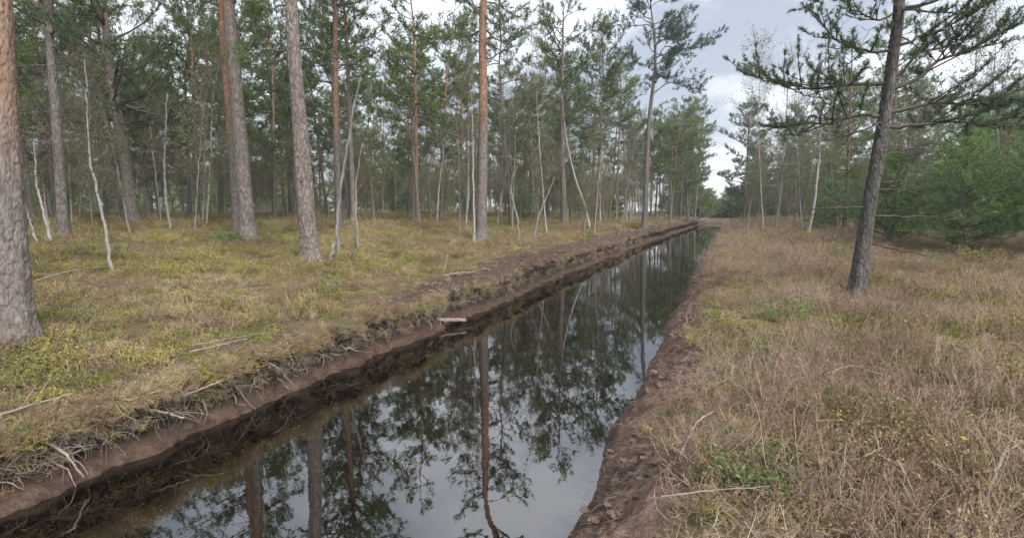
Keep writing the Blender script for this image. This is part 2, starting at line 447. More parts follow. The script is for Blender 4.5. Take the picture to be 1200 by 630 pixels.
def needle_mat(name, dark, mid, light, var=0.25):
    m, nt, b = newmat(name, 0.6, 0.3)
    n1 = noise(nt, mapped(nt, (1, 1, 1)), 0.9, 3)
    c = ramp(nt, n1, [(0.3, dark), (0.52, mid), (0.75, light)])
    g = N(nt, 'ShaderNodeNewGeometry')
    c = mixc(nt, 1.0, c, ramp(nt, g.outputs['Random Per Island'], [(0, (0.7, 0.72, 0.7)), (1, (1.25, 1.22, 1.2))]), 'MULTIPLY')
    oi = N(nt, 'ShaderNodeObjectInfo')
    c = mixc(nt, 1.0, c, ramp(nt, oi.outputs['Random'], [(0, (1 - var, 1 - var * 0.8, 1 - var * 0.6)), (1, (1 + var, 1 + var * 0.7, 1 - var * 0.3))]), 'MULTIPLY')
    nt.links.new(c, b.inputs['Base Color'])
    tr = N(nt, 'ShaderNodeBsdfTranslucent'); nt.links.new(c, tr.inputs['Color'])
    mx = N(nt, 'ShaderNodeMixShader'); mx.inputs[0].default_value = 0.36
    nt.links.new(b.outputs[0], mx.inputs[1]); nt.links.new(tr.outputs[0], mx.inputs[2])
    nt.links.new(mx.outputs[0], nt.nodes['Material Output'].inputs['Surface'])
    return m

def simple_mat(name, a, bcol, scale=8, rough=0.9, bstr=0.0, rand=0.0, stretch=(1, 1, 1)):
    m, nt, b = newmat(name, rough, 0.15)
    n1 = noise(nt, mapped(nt, stretch), scale, 4, 0.6)
    c = ramp(nt, n1, [(0.32, a), (0.68, bcol)])
    if rand:
        oi = N(nt, 'ShaderNodeObjectInfo')
        c = mixc(nt, 1.0, c, ramp(nt, oi.outputs['Random'], [(0, (1 - rand,) * 3), (1, (1 + rand,) * 3)]), 'MULTIPLY')
    nt.links.new(c, b.inputs['Base Color'])
    if bstr: bump(nt, b, n1, bstr, 0.01)
    return m

def plant_mat(name, stops, island=0.3, patch=0.55, trans=0.15):
    """small plants: colour patches over the ground in world space, each blade a little different"""
    m, nt, b = newmat(name, 0.8, 0.12)
    g = N(nt, 'ShaderNodeNewGeometry')
    n1 = N(nt, 'ShaderNodeTexNoise', Scale=patch, Detail=3.0, Roughness=0.6)
    nt.links.new(g.outputs['Position'], n1.inputs['Vector'])
    oi = N(nt, 'ShaderNodeObjectInfo')
    f = N(nt, 'ShaderNodeMath', operation='MULTIPLY_ADD'); f.inputs[1].default_value = 0.35
    nt.links.new(oi.outputs['Random'], f.inputs[0]); nt.links.new(n1.outputs['Fac'], f.inputs[2])
    f2 = N(nt, 'ShaderNodeMath', operation='SUBTRACT', use_clamp=True); f2.inputs[1].default_value = 0.17; nt.links.new(f.outputs[0], f2.inputs[0])
    c = ramp(nt, f2.outputs[0], stops)
    c = mixc(nt, 1.0, c, ramp(nt, g.outputs['Random Per Island'], [(0, (1 - island,) * 3), (1, (1 + island,) * 3)]), 'MULTIPLY')
    nt.links.new(c, b.inputs['Base Color'])
    if trans:
        tr = N(nt, 'ShaderNodeBsdfTranslucent'); nt.links.new(c, tr.inputs['Color'])
        mx = N(nt, 'ShaderNodeMixShader'); mx.inputs[0].default_value = trans
        nt.links.new(b.outputs[0], mx.inputs[1]); nt.links.new(tr.outputs[0], mx.inputs[2])
        nt.links.new(mx.outputs[0], nt.nodes['Material Output'].inputs['Surface'])
    return m

M = {}
M['bark'] = bark_pine('pine_bark', (0.12, 0.105, 0.095), (0.27, 0.245, 0.225), (0.20, 0.115, 0.075), (0.36, 0.225, 0.155), 16)
M['bark_near'] = bark_pine('pine_bark_near', (0.13, 0.11, 0.10), (0.33, 0.285, 0.26), (0.22, 0.15, 0.105), (0.40, 0.28, 0.21), 24, 0.28)
M['bark_dark'] = bark_pine('pine_bark_dark', (0.102, 0.091, 0.084), (0.230, 0.213, 0.196), (0.203, 0.123, 0.084), (0.324, 0.207, 0.147), 18)
M['twig'] = simple_mat('pine_twig', (0.055, 0.045, 0.04), (0.11, 0.092, 0.08), 10, 0.9)
M['deadwood'] = simple_mat('dead_twig', (0.075, 0.068, 0.060), (0.143, 0.131, 0.120), 10, 0.9)
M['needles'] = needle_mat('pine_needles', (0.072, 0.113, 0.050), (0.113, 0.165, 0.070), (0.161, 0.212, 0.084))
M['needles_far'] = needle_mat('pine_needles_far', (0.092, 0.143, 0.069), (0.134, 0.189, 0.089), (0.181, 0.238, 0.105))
M['needles_right'] = needle_mat('pine_needles_blue', (0.049, 0.087, 0.063), (0.073, 0.115, 0.078), (0.105, 0.147, 0.091))
M['needles_young'] = needle_mat('young_pine_needles', (0.108, 0.187, 0.082), (0.161, 0.261, 0.100), (0.235, 0.335, 0.127), 0.2)
M['needles_green'] = needle_mat('green_needles', (0.081, 0.123, 0.050), (0.115, 0.168, 0.065), (0.155, 0.207, 0.080))
M['needles_olive'] = needle_mat('old_needles', (0.115, 0.153, 0.075), (0.170, 0.205, 0.100), (0.231, 0.260, 0.133))

m, nt, b = newmat('birch_bark', 0.75, 0.25)
v = mapped(nt, (1, 1, 3.5)); n1 = noise(nt, v, 5, 4, 0.7); n2 = noise(nt, mapped(nt, (1, 1, 0.6)), 2.2, 3)
c = ramp(nt, n1, [(0.36, (0.047, 0.044, 0.040)), (0.43, (0.282, 0.268, 0.249)), (0.7, (0.376, 0.362, 0.335))])
c = mixc(nt, ramp(nt, n2, [(0.45, (0, 0, 0)), (0.75, (0.6, 0.6, 0.6))]), c, (0.24, 0.23, 0.20))
nt.links.new(c, b.inputs['Base Color']); bump(nt, b, n1, 0.2, 0.005); M['birch'] = m
M['greybirch'] = simple_mat('grey_birch_bark', (0.146, 0.139, 0.128), (0.307, 0.296, 0.278), 6, 0.85, 0.2, 0.15, (1, 1, 2.5))
M['snag'] = simple_mat('bare_dead_wood', (0.161, 0.151, 0.139), (0.298, 0.282, 0.260), 7, 0.85, 0.2, 0.1, (1, 1, 0.4))
M['birchtwig'] = simple_mat('birch_twig', (0.10, 0.078, 0.065), (0.18, 0.145, 0.12), 5, 0.85)
M['stick'] = simple_mat('weathered_stick', (0.166, 0.134, 0.109), (0.332, 0.287, 0.242), 14, 0.85, 0.2)
M['root'] = simple_mat('exposed_root', (0.095, 0.073, 0.060), (0.294, 0.251, 0.216), 3, 0.85)

# ------------------------------------------------------------------ terrain
WATER_Z = -0.55
def bend(y): return 0.0004 * np.maximum(y, 0) ** 2
def ditch_fill(y):                                   # the ditch closes at its far end
    t = np.clip((y - 82) / 7, 0, 1); return t * t * (3 - 2 * t)

def spoil_w(y):                                      # width of bare peat thrown up on the left crest
    return np.interp(y, [-5, 5, 8, 12, 30, 60], [0.10, 0.16, 0.40, 1.0, 1.5, 1.3]) + 0.22 * vnoise(np.stack([y * 0.8, y * 0, y * 0 + 3], -1), 5)

def land(x, y):
    """height of the open land on both sides, vectorised"""
    x = np.asarray(x, float); y = np.asarray(y, float); xr = x - bend(y)
    dl = np.maximum(-4.85 - xr, 0); dr = np.maximum(xr - 0.2, 0)
    base = np.where(xr < -2.5, 1.05 * (1 - np.exp(-dl / 9)), 0.02 + 0.45 * (1 - np.exp(-dr / 14)))
    p = np.stack([x, y, np.zeros_like(x)], -1)
    amp = np.where(xr < -2.5, np.clip(dl / 1.2, 0.15, 1) * 0.8, np.clip(dr / 0.8, 0.1, 1) * 1.25)
    h = fbm(p * 0.7, 3, 11) * 0.07 + vnoise(p * 3.3, 31) * 0.02
    sp = np.where((xr < -4.85) & (dl < spoil_w(y) + 0.4), 0.10 * np.exp(-((dl - 0.6) / 0.45) ** 2) * np.interp(y, [5, 11], [0, 1]), 0)
    return base + h * amp + sp

def lipwob(y):
    y = np.asarray(y, float); q = np.stack([y, y * 0, y * 0], -1).reshape(-1, 3)
    return (np.interp(y.ravel(), [3, 8], [0.25, 1]) * (0.20 * vnoise(q * 0.45, 77) + 0.11 * vnoise(q * 1.7, 78)) + 0.06 * vnoise(q * 4.1, 80)).reshape(y.shape)

prof = [(-4.97, 0.0), (-4.86, -0.015), (-4.78, -0.045), (-4.74, -0.10), (-4.79, -0.17), (-4.83, -0.24), (-4.83, -0.31), (-4.82, -0.375), (-4.79, -0.43),
        (-4.74, -0.475), (-4.68, -0.515), (-4.62, -0.575), (-4.50, -0.72), (-3.9, -1.0), (-2.6, -1.15), (-1.5, -1.0), (-1.05, -0.72), (-0.93, -0.62),
        (-0.85, -0.545), (-0.74, -0.46), (-0.60, -0.37), (-0.45, -0.28), (-0.30, -0.19), (-0.14, -0.10), (0.03, -0.035), (0.22, 0.02)]
def finer(pts, step):
    out = [pts[0]]
    for a, b_ in zip(pts[:-1], pts[1:]):
        n = max(1, int(math.hypot(b_[0] - a[0], b_[1] - a[1]) / step))
        out += [(a[0] + (b_[0] - a[0]) * k / n, a[1] + (b_[1] - a[1]) * k / n) for k in range(1, n + 1)]
    return out
pf = np.array(finer(prof, 0.025))
pm = (pf[:, 0] > -4.2) & (pf[:, 0] < -1.2); keep = ~pm; keep[np.where(pm)[0][::6]] = True; pf = pf[keep]
lx = [-4.97]
while lx[-1] > -165: lx.append(lx[-1] - max(0.09, 0.055 * abs(lx[-1] + 4.0)))
rx = [0.22]
while rx[-1] < 165: rx.append(rx[-1] + max(0.09, 0.05 * abs(rx[-1] - 0.3)))
lx = np.array(lx[1:])[::-1]; rx = np.array(rx[1:])
ys = [-14.0]
while ys[-1] < 170: ys.append(ys[-1] + max(0.045 if ys[-1] > 0.5 else 0.4, 0.011 * abs(ys[-1])))
ys = np.array(ys)
S = np.concatenate([lx, pf[:, 0], rx]); ZP = np.concatenate([lx * 0, pf[:, 1], rx * 0])
inb = np.zeros(len(S)); inb[len(lx):len(lx) + len(pf)] = 1
SS, YY = np.meshgrid(S, ys); sh = SS.shape
XX = SS + bend(YY)
zl = land(XX.ravel(), YY.ravel()).reshape(sh)
ZB = np.broadcast_to(ZP, sh).copy()
IN = np.broadcast_to(inb, sh)
fill = ditch_fill(YY)
wob = lipwob(YY)
lip = np.clip(1 - np.abs(SS + 4.85) / 0.9, 0, 1)
rlip = np.clip(1 - np.abs(SS + 0.5) / 1.0, 0, 1)
XX = XX + wob * lip + rlip * 0.11 * vnoise(np.stack([YY.ravel() * 0.8, YY.ravel() * 0, YY.ravel() * 0 + 9], -1), 79).reshape(sh)
P3 = np.stack([XX, YY, ZB], -1).reshape(-1, 3)
rough = (fbm(P3 * np.array([3.2, 3.2, 4.5]), 4, 41)).reshape(sh)
lump = (np.abs(fbm(P3 * 6.5, 2, 61))).reshape(sh)
face = IN * np.clip(1 - np.abs(SS + 4.7) / 0.5, 0, 1)
fine = vnoise(P3 * np.array([14, 14, 20.0]), 63).reshape(sh) + 0.7 * vnoise(P3 * np.array([30, 30, 40.0]), 64).reshape(sh)
XX = XX + face * (fine * 0.014 + rough * 0.06 + lump * 0.045) * np.interp(YY, [6, 14], [1, 2.2])
rface = IN * np.clip(1 - np.abs(SS + 0.35) / 0.65, 0, 1)
ZD = ZB + rface * (rough * 0.085 + lump * 0.07 + fine * 0.02) + face * (rough * 0.03 + fine * 0.012)
wl = np.clip((-4.4 - SS) / 0.4, 0, 1)
wr = np.clip((SS + 0.55) / 0.75, 0, 1)
zin = ZD + np.where(SS < -2.5, zl, zl - 0.02) * np.where(SS < -2.5, wl, wr)
ZZ = np.where(IN > 0, zin * (1 - fill) + fill * np.maximum(zin, zl * 0 + 0.02), zl)
pe_l = np.clip((spoil_w(YY.ravel()).reshape(sh) - (-4.85 - SS)) / 0.25 + 0.5 + 0.4 * rough, 0, 1) * (SS < -2.5)
pe_r = np.clip((-0.14 + 0.25 * rough + 0.1 * lump - SS) / 0.25 + 0.5, 0, 1) * (SS >= -2.5)
peat = np.clip(pe_l + pe_r + fill * (np.abs(SS + 2) < 4), 0, 1)
V = np.stack([XX, YY, ZZ], -1).reshape(-1, 3)
ny, nx = sh
i, j = np.meshgrid(np.arange(ny - 1), np.arange(nx - 1), indexing='ij')
F = np.stack([i * nx + j, i * nx + j + 1, (i + 1) * nx + j + 1, (i + 1) * nx + j], -1).reshape(-1, 4)

m, nt, b = newmat('bog_ground', 0.95, 0.1)
v = mapped(nt, (1, 1, 1))
na = noise(nt, v, 0.6, 4); nb = noise(nt, v, 9, 5, 0.7); nc = noise(nt, v, 42, 3, 0.7)
litter = ramp(nt, nb, [(0.28, (0.07, 0.052, 0.033)), (0.5, (0.14, 0.105, 0.062)), (0.72, (0.20, 0.16, 0.10))])
moss = ramp(nt, nc, [(0.3, (0.10, 0.085, 0.045)), (0.7, (0.19, 0.16, 0.085))])
veg = mixc(nt, ramp(nt, na, [(0.42, (0, 0, 0)), (0.6, (0.8, 0.8, 0.8))]), litter, moss)
pt = ramp(nt, nb, [(0.25, (0.042, 0.028, 0.022)), (0.5, (0.095, 0.066, 0.052)), (0.75, (0.17, 0.128, 0.104))])
pt = mixc(nt, 0.6, pt, ramp(nt, nc, [(0.3, (0.6, 0.58, 0.56)), (0.7, (1.25, 1.2, 1.2))]), 'MULTIPLY')
sz_ = N(nt, 'ShaderNodeSeparateXYZ'); nt.links.new(v, sz_.inputs[0])
zz_ = N(nt, 'ShaderNodeMath', operation='MULTIPLY_ADD'); zz_.inputs[1].default_value = 0.16
nt.links.new(nb, zz_.inputs[0]); nt.links.new(sz_.outputs['Z'], zz_.inputs[2])
mr = N(nt, 'ShaderNodeMapRange'); nt.links.new(zz_.outputs[0], mr.inputs['Value'])
mr.inputs['From Min'].default_value = -0.40; mr.inputs['From Max'].default_value = -0.30
sx_ = N(nt, 'ShaderNodeMath', operation='LESS_THAN'); sx_.inputs[1].default_value = -2.5; nt.links.new(sz_.outputs['X'], sx_.inputs[0])
hz_ = N(nt, 'ShaderNodeMath', operation='MULTIPLY'); nt.links.new(mr.outputs[0], hz_.inputs[0]); nt.links.new(sx_.outputs[0], hz_.inputs[1])
topz = N(nt, 'ShaderNodeMath', operation='LESS_THAN'); topz.inputs[1].default_value = -0.02; nt.links.new(sz_.outputs['Z'], topz.inputs[0])
hz2 = N(nt, 'ShaderNodeMath', operation='MULTIPLY'); nt.links.new(hz_.outputs[0], hz2.inputs[0]); nt.links.new(topz.outputs[0], hz2.inputs[1])
pt = mixc(nt, hz2.outputs[0], pt, ramp(nt, nb, [(0.3, (0.022, 0.016, 0.012)), (0.7, (0.065, 0.050, 0.038))]))      # dark humus layer over the reddish peat
dry = N(nt, 'ShaderNodeMapRange'); nt.links.new(zz_.outputs[0], dry.inputs['Value']); dry.inputs['From Min'].default_value = -0.42; dry.inputs['From Max'].default_value = -0.2
rgt = N(nt, 'ShaderNodeMath', operation='GREATER_THAN'); rgt.inputs[1].default_value = -2.5; nt.links.new(sz_.outputs['X'], rgt.inputs[0])
dr2 = N(nt, 'ShaderNodeMath', operation='MULTIPLY'); nt.links.new(dry.outputs[0], dr2.inputs[0]); nt.links.new(rgt.outputs[0], dr2.inputs[1])
pt = mixc(nt, dr2.outputs[0], pt, ramp(nt, nb, [(0.28, (0.085, 0.056, 0.042)), (0.5, (0.175, 0.116, 0.088)), (0.72, (0.27, 0.19, 0.15))]))      # spoil dries paler
at = N(nt, 'ShaderNodeAttribute', attribute_name='peat')
nt.links.new(mixc(nt, at.outputs['Fac'], veg, pt), b.inputs['Base Color'])
hh = N(nt, 'ShaderNodeMath', operation='ADD'); nt.links.new(nb, hh.inputs[0]); nt.links.new(nc, hh.inputs[1])
bump(nt, b, hh.outputs[0], 0.9, 0.04)
M['ground'] = m
mb = MB(); mb.add(V, F, 0, peat.ravel())
tag(mb.build('ground', M['ground'], attr='peat'), kind='structure')

# water: dark peaty, mirror-still
m, nt, b = newmat('ditch_water', 0.015, 0.5)
b.inputs['Base Color'].default_value = (0.004, 0.0025, 0.0015, 1)
b.inputs['IOR'].default_value = 2.7
nw = noise(nt, mapped(nt, (1, 0.55, 1)), 5.5, 3, 0.5)
bump(nt, b, nw, 0.025, 0.03)
M['water'] = m
wy = np.concatenate([np.arange(-14, 20, 1.0), np.arange(20, 92, 3.0)])
wx = np.linspace(-5.1, -0.3, 6)
WX, WY = np.meshgrid(wx, wy); WX = WX + bend(WY)
n2, n1 = WX.shape
i, j = np.meshgrid(np.arange(n2 - 1), np.arange(n1 - 1), indexing='ij')
mb = MB(); mb.add(np.stack([WX, WY, WX * 0 + WATER_Z], -1), np.stack([i * n1 + j, i * n1 + j + 1, (i + 1) * n1 + j + 1, (i + 1) * n1 + j], -1).reshape(-1, 4))
tag(mb.build('water', M['water']), kind='structure')

def land1(x, y): return float(land(np.array([x]), np.array([y]))[0])

# ------------------------------------------------------------------ pines
def extend_up(P, H, rng, wob=0.12):
    """carry a measured lower trunk on to full height H above its base"""
    P = [np.array(p, float) for p in P]
    d = P[-1] - P[-2]; d = d / max(np.linalg.norm(d), 1e-6)
    top = P[0][2] + H
    while P[-1][2] < top - 0.3:
        d = nrm(d * 0.75 + np.array([0, 0, 0.35]) + rng.normal(0, wob, 3) * np.array([1, 1, 0.2]))
        st = min(1.8, max(0.5, (top - P[-1][2]) / max(d[2], 0.4)))
        P.append(P[-1] + d * st)
    return np.array(P)

def limb_path(rng, p0, d0, L, n=7, rise=0.25, wob=0.16):
    P = [np.array(p0, float)]; d = np.array(d0, float); st = L / (n - 1)
    for k in range(n - 1):
        d = nrm(d + rng.normal(0, wob, 3) + np.array([0, 0, rise * st * (0.3 + k / n)]))
        P.append(P[-1] + d * st)
    return np.array(P)

CFG = dict(
    near=dict(tipk=0.92, sub=0.12, tstep=0.075, size=0.072, cnt=34, w=0.009, t0=0.30, k=6, twig=1),
    mid=dict(sub=0.25, tstep=0.15, size=0.19, cnt=16, w=0.022, t0=0.30, k=5, twig=1),
    far=dict(sub=0.32, tstep=0.22, size=0.28, cnt=13, w=0.04, t0=0.32, k=4, twig=0),
    low=dict(sub=0.75, tstep=0.42, size=0.50, cnt=7, w=0.10, t0=0.30, k=3, twig=0),
)

def dress_limb(rng, P, cfg, wood, tp, td, dens=1.0, sublen=0.30, flat=0.35):
    """side shoots along a limb, with tuft points gathered into tp / td"""
    n = len(P); L = float(np.sum(np.linalg.norm(np.diff(P, axis=0), axis=1)))
    T = nrm(np.gradient(P, axis=0))
    ns = max(2, int(L / cfg['sub'] * dens))
    s = cfg['t0'] + (1 - cfg['t0']) * (np.arange(ns) + rng.uniform(0, 1, ns)) / ns
    s0 = []; s1 = []; rr = []
    for q, t in enumerate(s):
        x = t * (n - 1); i = min(int(x), n - 2); f = x - i
        p = P[i] * (1 - f) + P[i + 1] * f; tg = T[i]
        side = nrm(np.cross(tg, np.array([0, 0, 1.0])) + 1e-6) * (1 if q % 2 else -1)
        d = nrm(tg * rng.uniform(0.35, 0.9) + side * rng.uniform(0.4, 1.0) + np.array([0, 0, rng.normal(0.22, flat)]))
        ls = (sublen * L * (1.15 - cfg.get('tipk', 0.75) * t) + 0.13) * rng.uniform(0.55, 1.3)
        mid = p + d * ls * 0.5; d2 = nrm(d + rng.normal(0, 0.2, 3) + np.array([0, 0, 0.25])); end = mid + d2 * ls * 0.5
        s0 += [p, mid]; s1 += [mid, end]; rr += [0.011 + 0.004 * ls, 0.007]
        nt_ = max(2, int(ls / cfg['tstep']))
        for a in (np.arange(nt_) + rng.uniform(0.2, 1.0, nt_)) / nt_:
            if a < 0.22 and ls > 0.5: continue
            c = p + (mid - p) * a * 2 if a < 0.5 else mid + (end - mid) * (a - 0.5) * 2
            off = nrm(rng.normal(0, 1, 3)) * rng.uniform(0, 1) * cfg['tstep'] * (0.9 if cfg['twig'] else 1.3)
            off[2] = abs(off[2]) * 0.8
            if cfg['twig'] and a < 0.95: s0.append(c); s1.append(c + off); rr.append(0.004)
            tp.append(c + off); td.append(nrm(d2 * 0.5 + off / cfg['tstep'] + np.array([0, 0, 0.3])))
        tp.append(end); td.append(d2)
    if s0:
        r = np.array(rr); segs(wood, np.array(s0), np.array(s1), r, r * 0.6, 0, 3)

def make_pine(name, label, P, r0, H, seed, cat='tree', group=None, crown0=0.45, Lmax=2.6, cfg='mid', bark='bark', needles='needles',
              org_h=6.0, org_w=3.0, hero_limbs=None, dead_limbs=None, branch_parts=True, dead=10, gap=0.25, bark_disp=0.0, dens=1.0, umbrella=0.0, whorl=0.42, droop=0.0, olive=0.0, sublen=0.30, rk=0.86, deadmat='deadwood'):
    rng = np.random.default_rng(seed); c = CFG[cfg]
    base = np.array(P[0], float); base[2] = land1(base[0], base[1]) - 0.06 if group != 'proto' else 0.0
    P = np.array(P, float); P[0] = base
    T = extend_up(P, H, rng)
    T = T - base
    t = thing(name, label, cat, tuple(base), group)
    r0 = r0 * rk
    nr = 64 if not bark_disp else 300
    tr = smooth_path(T, max(24, int(H * 3)))
    h = tr[:, 2] - tr[0, 2]; hh = h / h[-1]
    rad = r0 * np.maximum(1 - hh, 0.02) ** 0.62 * (1 + 0.6 * np.exp(-h / 0.24) + 0.10 * np.exp(-h / 1.2))
    # trunk
    mbt = MB()
    if not bark_disp:
        org = np.clip((h - org_h) / org_w, 0, 1)
        tube(mbt, tr, rad, 14 if cfg in ('mid', 'near') else 7, 0, org)
    else:
        n = int(min(h[-1], 7.0) / 0.016); k = 120
        fine = smooth_path(T, 600); fh = fine[:, 2] - fine[0, 2]
        q = np.concatenate([np.linspace(0, min(7.0, h[-1]), n), np.linspace(7.05, h[-1], 30)])
        C = np.stack([np.interp(q, fh, fine[:, a]) for a in range(3)], 1)
        R = np.interp(q, h, rad)
        th = np.arange(k) * 2 * math.pi / k
        TH, Q = np.meshgrid(th, q)
        nu = max(8, int(2 * math.pi * r0 / 0.055))
        wu = 0.55 * fbm(np.stack([np.cos(TH.ravel()) * 4, np.sin(TH.ravel()) * 4, Q.ravel() * 7], -1), 3, seed).reshape(TH.shape)
        dcell, hid = cell2(TH / (2 * math.pi) * nu + wu, Q / 0.14 - wu, nu, seed)
        fl = fbm(np.stack([np.cos(TH.ravel()) * 9, np.sin(TH.ravel()) * 9, Q.ravel() * 28], -1), 2, seed + 3).reshape(TH.shape)
        brk = fbm(np.stack([np.cos(TH.ravel()) * 6, np.sin(TH.ravel()) * 6, Q.ravel() * 6], -1), 2, seed + 9).reshape(TH.shape)
        lowf = fbm(np.stack([np.cos(TH.ravel()) * 1.3, np.sin(TH.ravel()) * 1.3, Q.ravel() * 0.5], -1), 2, seed + 5).reshape(TH.shape)
        cyl = lambda a, z_: np.stack([np.cos(TH.ravel()) * a, np.sin(TH.ravel()) * a, Q.ravel() * z_], -1)
        wq = cyl(2.5, 4.0); w1 = 0.6 * fbm(wq, 2, seed + 11)[:, None]
        fu = np.abs(fbm(cyl(6.5, 4.2) + w1 * np.array([1, 1, 2.0]), 2, seed + 21)).reshape(TH.shape)
        fv = np.abs(fbm(cyl(13, 13.0) + w1 * np.array([3, 2, 1.0]), 2, seed + 31)).reshape(TH.shape)
        disp = bark_disp * (1.5 * np.clip(fu / 0.3, 0, 1) ** 0.7 - 1.5 + 0.8 * np.clip(fv / 0.3, 0, 1) ** 0.7 + 0.6 * fl) + 0.02 * lowf * r0 / 0.2
        root = 1 + 0.22 * np.exp(-Q / 0.2) * np.cos(TH * 5 + seed)
        RR = R[:, None] * root + disp
        Vv = C[:, None] + np.stack([np.cos(TH) * RR, np.sin(TH) * RR, 0 * RR], -1)
        nq = len(q); i, j = np.meshgrid(np.arange(nq - 1), np.arange(k), indexing='ij'); j2 = (j + 1) % k
        org = np.clip((Q - org_h) / org_w + 0.35 * lowf, 0, 1)
        mbt.add(Vv.reshape(-1, 3), np.stack([i * k + j, i * k + j2, (i + 1) * k + j2, (i + 1) * k + j], -1).reshape(-1, 4), 0, org.ravel())
    mbt.build('trunk', M[bark], t, True, 'org')
    crown = MB(); tp = []; td = []
    def trunk_at(hq):
        return np.array([np.interp(hq, h, tr[:, a]) for a in range(3)]), float(np.interp(hq, h, rad))
    # measured limbs
    for Lp in (hero_limbs or []):
        Lp = np.array(Lp, float) - base
        p = smooth_path(Lp, 14); _, rt = trunk_at(p[0][2]); c0, _ = trunk_at(p[0][2]); p[0] = c0
        p[1:] += np.cumsum(rng.normal(0, 0.022, (13, 3)), 0)
        mbl = MB(); ln = np.linalg.norm(p[-1] - p[0])
        tube(mbl, p, np.linspace(min(rt * 0.42, 0.012 + 0.009 * ln), 0.005, 14), c['k'] + 2, 0)
        mbl.build('branch', M['twig'], t)
        dress_limb(rng, p, dict(c, t0=0.22), crown, tp, td, dens * 1.15, sublen * 1.6)
    for Lp in (dead_limbs or []):
        Lp = np.array(Lp, float) - base
        p = smooth_path(Lp, 14); c0, rt = trunk_at(p[0][2]); p[0] = c0
        p += rng.normal(0, 0.012, p.shape)
        mbl = MB(); ln = np.linalg.norm(p[-1] - p[0])
        tube(mbl, p, np.linspace(min(rt * 0.35, 0.010 + 0.006 * ln), 0.004, 14), 6, 0)
        s0 = []; s1 = []
        for q in range(int(5 + ln * 5)):
            a = p[rng.integers(4, 14)]; e = a + rng.normal(0, 0.16, 3) * np.array([1, 1, 0.6]) + (p[-1] - p[0]) / ln * 0.15
            s0.append(a); s1.append(e); s0.append((a + e) / 2); s1.append((a + e) / 2 + rng.normal(0, 0.08, 3))
        segs(mbl, s0, s1, 0.005, 0.002)
        mbl.build('branch', M[deadmat], t)
    # crown limbs
    hq = crown0 * H; made = 0
    while hq < h[-1] * 0.985:
        tt = (hq - crown0 * H) / (H - crown0 * H)
        prof_ = math.sqrt(max(1 - (0.96 * tt) ** 2, 0.0)) * (0.55 + 0.45 * min(1, tt * 3.5))
        if umbrella: prof_ *= (1 - umbrella) + umbrella * (0.35 + 1.0 * min(1, tt * 1.6))
        for _ in range(rng.integers(2, 5)):
            if rng.random() < gap: continue
            az = rng.uniform(0, 2 * math.pi); L = max(0.45, Lmax * prof_ * rng.uniform(0.5, 1.2))
            el = math.radians(-4 + 46 * tt + rng.normal(0, 12) - droop)
            p0, rt = trunk_at(min(hq + rng.uniform(-0.12, 0.12), h[-1] * 0.99))
            d0 = np.array([math.cos(az) * math.cos(el), math.sin(az) * math.cos(el), math.sin(el)])
            p = limb_path(rng, p0, d0, L, 7, 0.22 - droop * 0.01, 0.17)
            rl = min(rt * 0.6, 0.014 + 0.013 * L)
            tgt = crown
            if branch_parts and L > 1.3:
                mbl = MB(); tube(mbl, p, np.linspace(rl, 0.007, 7), c['k'], 0); mbl.build('branch', M['twig'], t)
            else: tube(crown, p, np.linspace(rl, 0.007, 7), c['k'], 0)
            dress_limb(rng, p, c, crown, tp, td, dens, sublen)
            made += 1
        hq += whorl * rng.uniform(0.6, 1.4)
    # dead snags below the crown
    s0 = []; s1 = []; r_ = []
    for q in range(dead):
        hq = rng.uniform(0.12, max(crown0, 0.2) + 0.1) * H; p0, rt = trunk_at(hq)
        az = rng.uniform(0, 2 * math.pi); L = rng.uniform(0.4, 1.6) * (0.6 + hq / H)
        p = limb_path(rng, p0, np.array([math.cos(az), math.sin(az), rng.normal(0.0, 0.25)]), L, 6, -0.12, 0.2)
        for a in range(5): s0.append(p[a]); s1.append(p[a + 1]); r_.append(0.012 * (1 - a / 6) * (0.6 + L * 0.4))
        for a in range(int(4 * L) + 2):
            x = p[rng.integers(1, 6)]; s0.append(x); s1.append(x + rng.normal(0, 0.25, 3)); r_.append(0.0045)
    if s0: segs(crown, s0, s1, np.array(r_), np.array(r_) * 0.7, 2, 3)
    tp = np.array(tp); td = np.array(td)
    tufts(crown, rng, tp, td, c['size'], c['cnt'], c['w'], 1)
    if olive:
        sel = rng.random(len(tp)) < olive
        tufts(crown, rng, tp[sel] + rng.normal(0, 0.3, (sel.sum(), 3)) - np.array([0, 0, 0.35]), td[sel], c['size'], max(3, c['cnt'] // 3), c['w'] * 0.7, 3)
    crown.build('crown', [M['twig'], M[needles], M['deadwood'], M['needles_olive']], t, False)
    return t

def rel(D, *ks): return [D[k] for k in ks]
pz = lambda k: PINES[k]
make_pine('pine_tree', 'very thick pine trunk with flaky pinkish bark at the far left edge', *pz('P1'), 15, 101, crown0=0.5, Lmax=2.8, bark='bark_near', org_h=1.7, org_w=0.9, bark_disp=0.006, dead=0, rk=0.84)
make_pine('pine_tree', 'grey pine behind the thick left-edge trunk, white crooked birches at its foot', *pz('P2'), 13, 102, crown0=0.42, Lmax=2.4, org_h=4.0, org_w=4)
make_pine('pine_tree', 'stout grey pine with a small green plant at its foot', *pz('P3'), 15.5, 103, crown0=0.5, Lmax=2.7, org_h=6.0, org_w=1.5)
make_pine('pine_tree', 'red-barked pine close behind the stout grey pine with the green plant', *pz('P3b'), 15.5, 104, crown0=0.52, Lmax=2.4, org_h=2.6, org_w=1.5, branch_parts=False)
make_pine('pine_tree', 'leaning grey pine nearest the ditch on the left bank beside a short broken stub', *pz('P4'), 15, 105, crown0=0.50, Lmax=2.8, org_h=6.0, org_w=1.2, bark_disp=0.009,
          hero_limbs=rel(P4_LIMBS, 'a', 'b', 'c'), dead_limbs=rel(P4_LIMBS, 'd'))
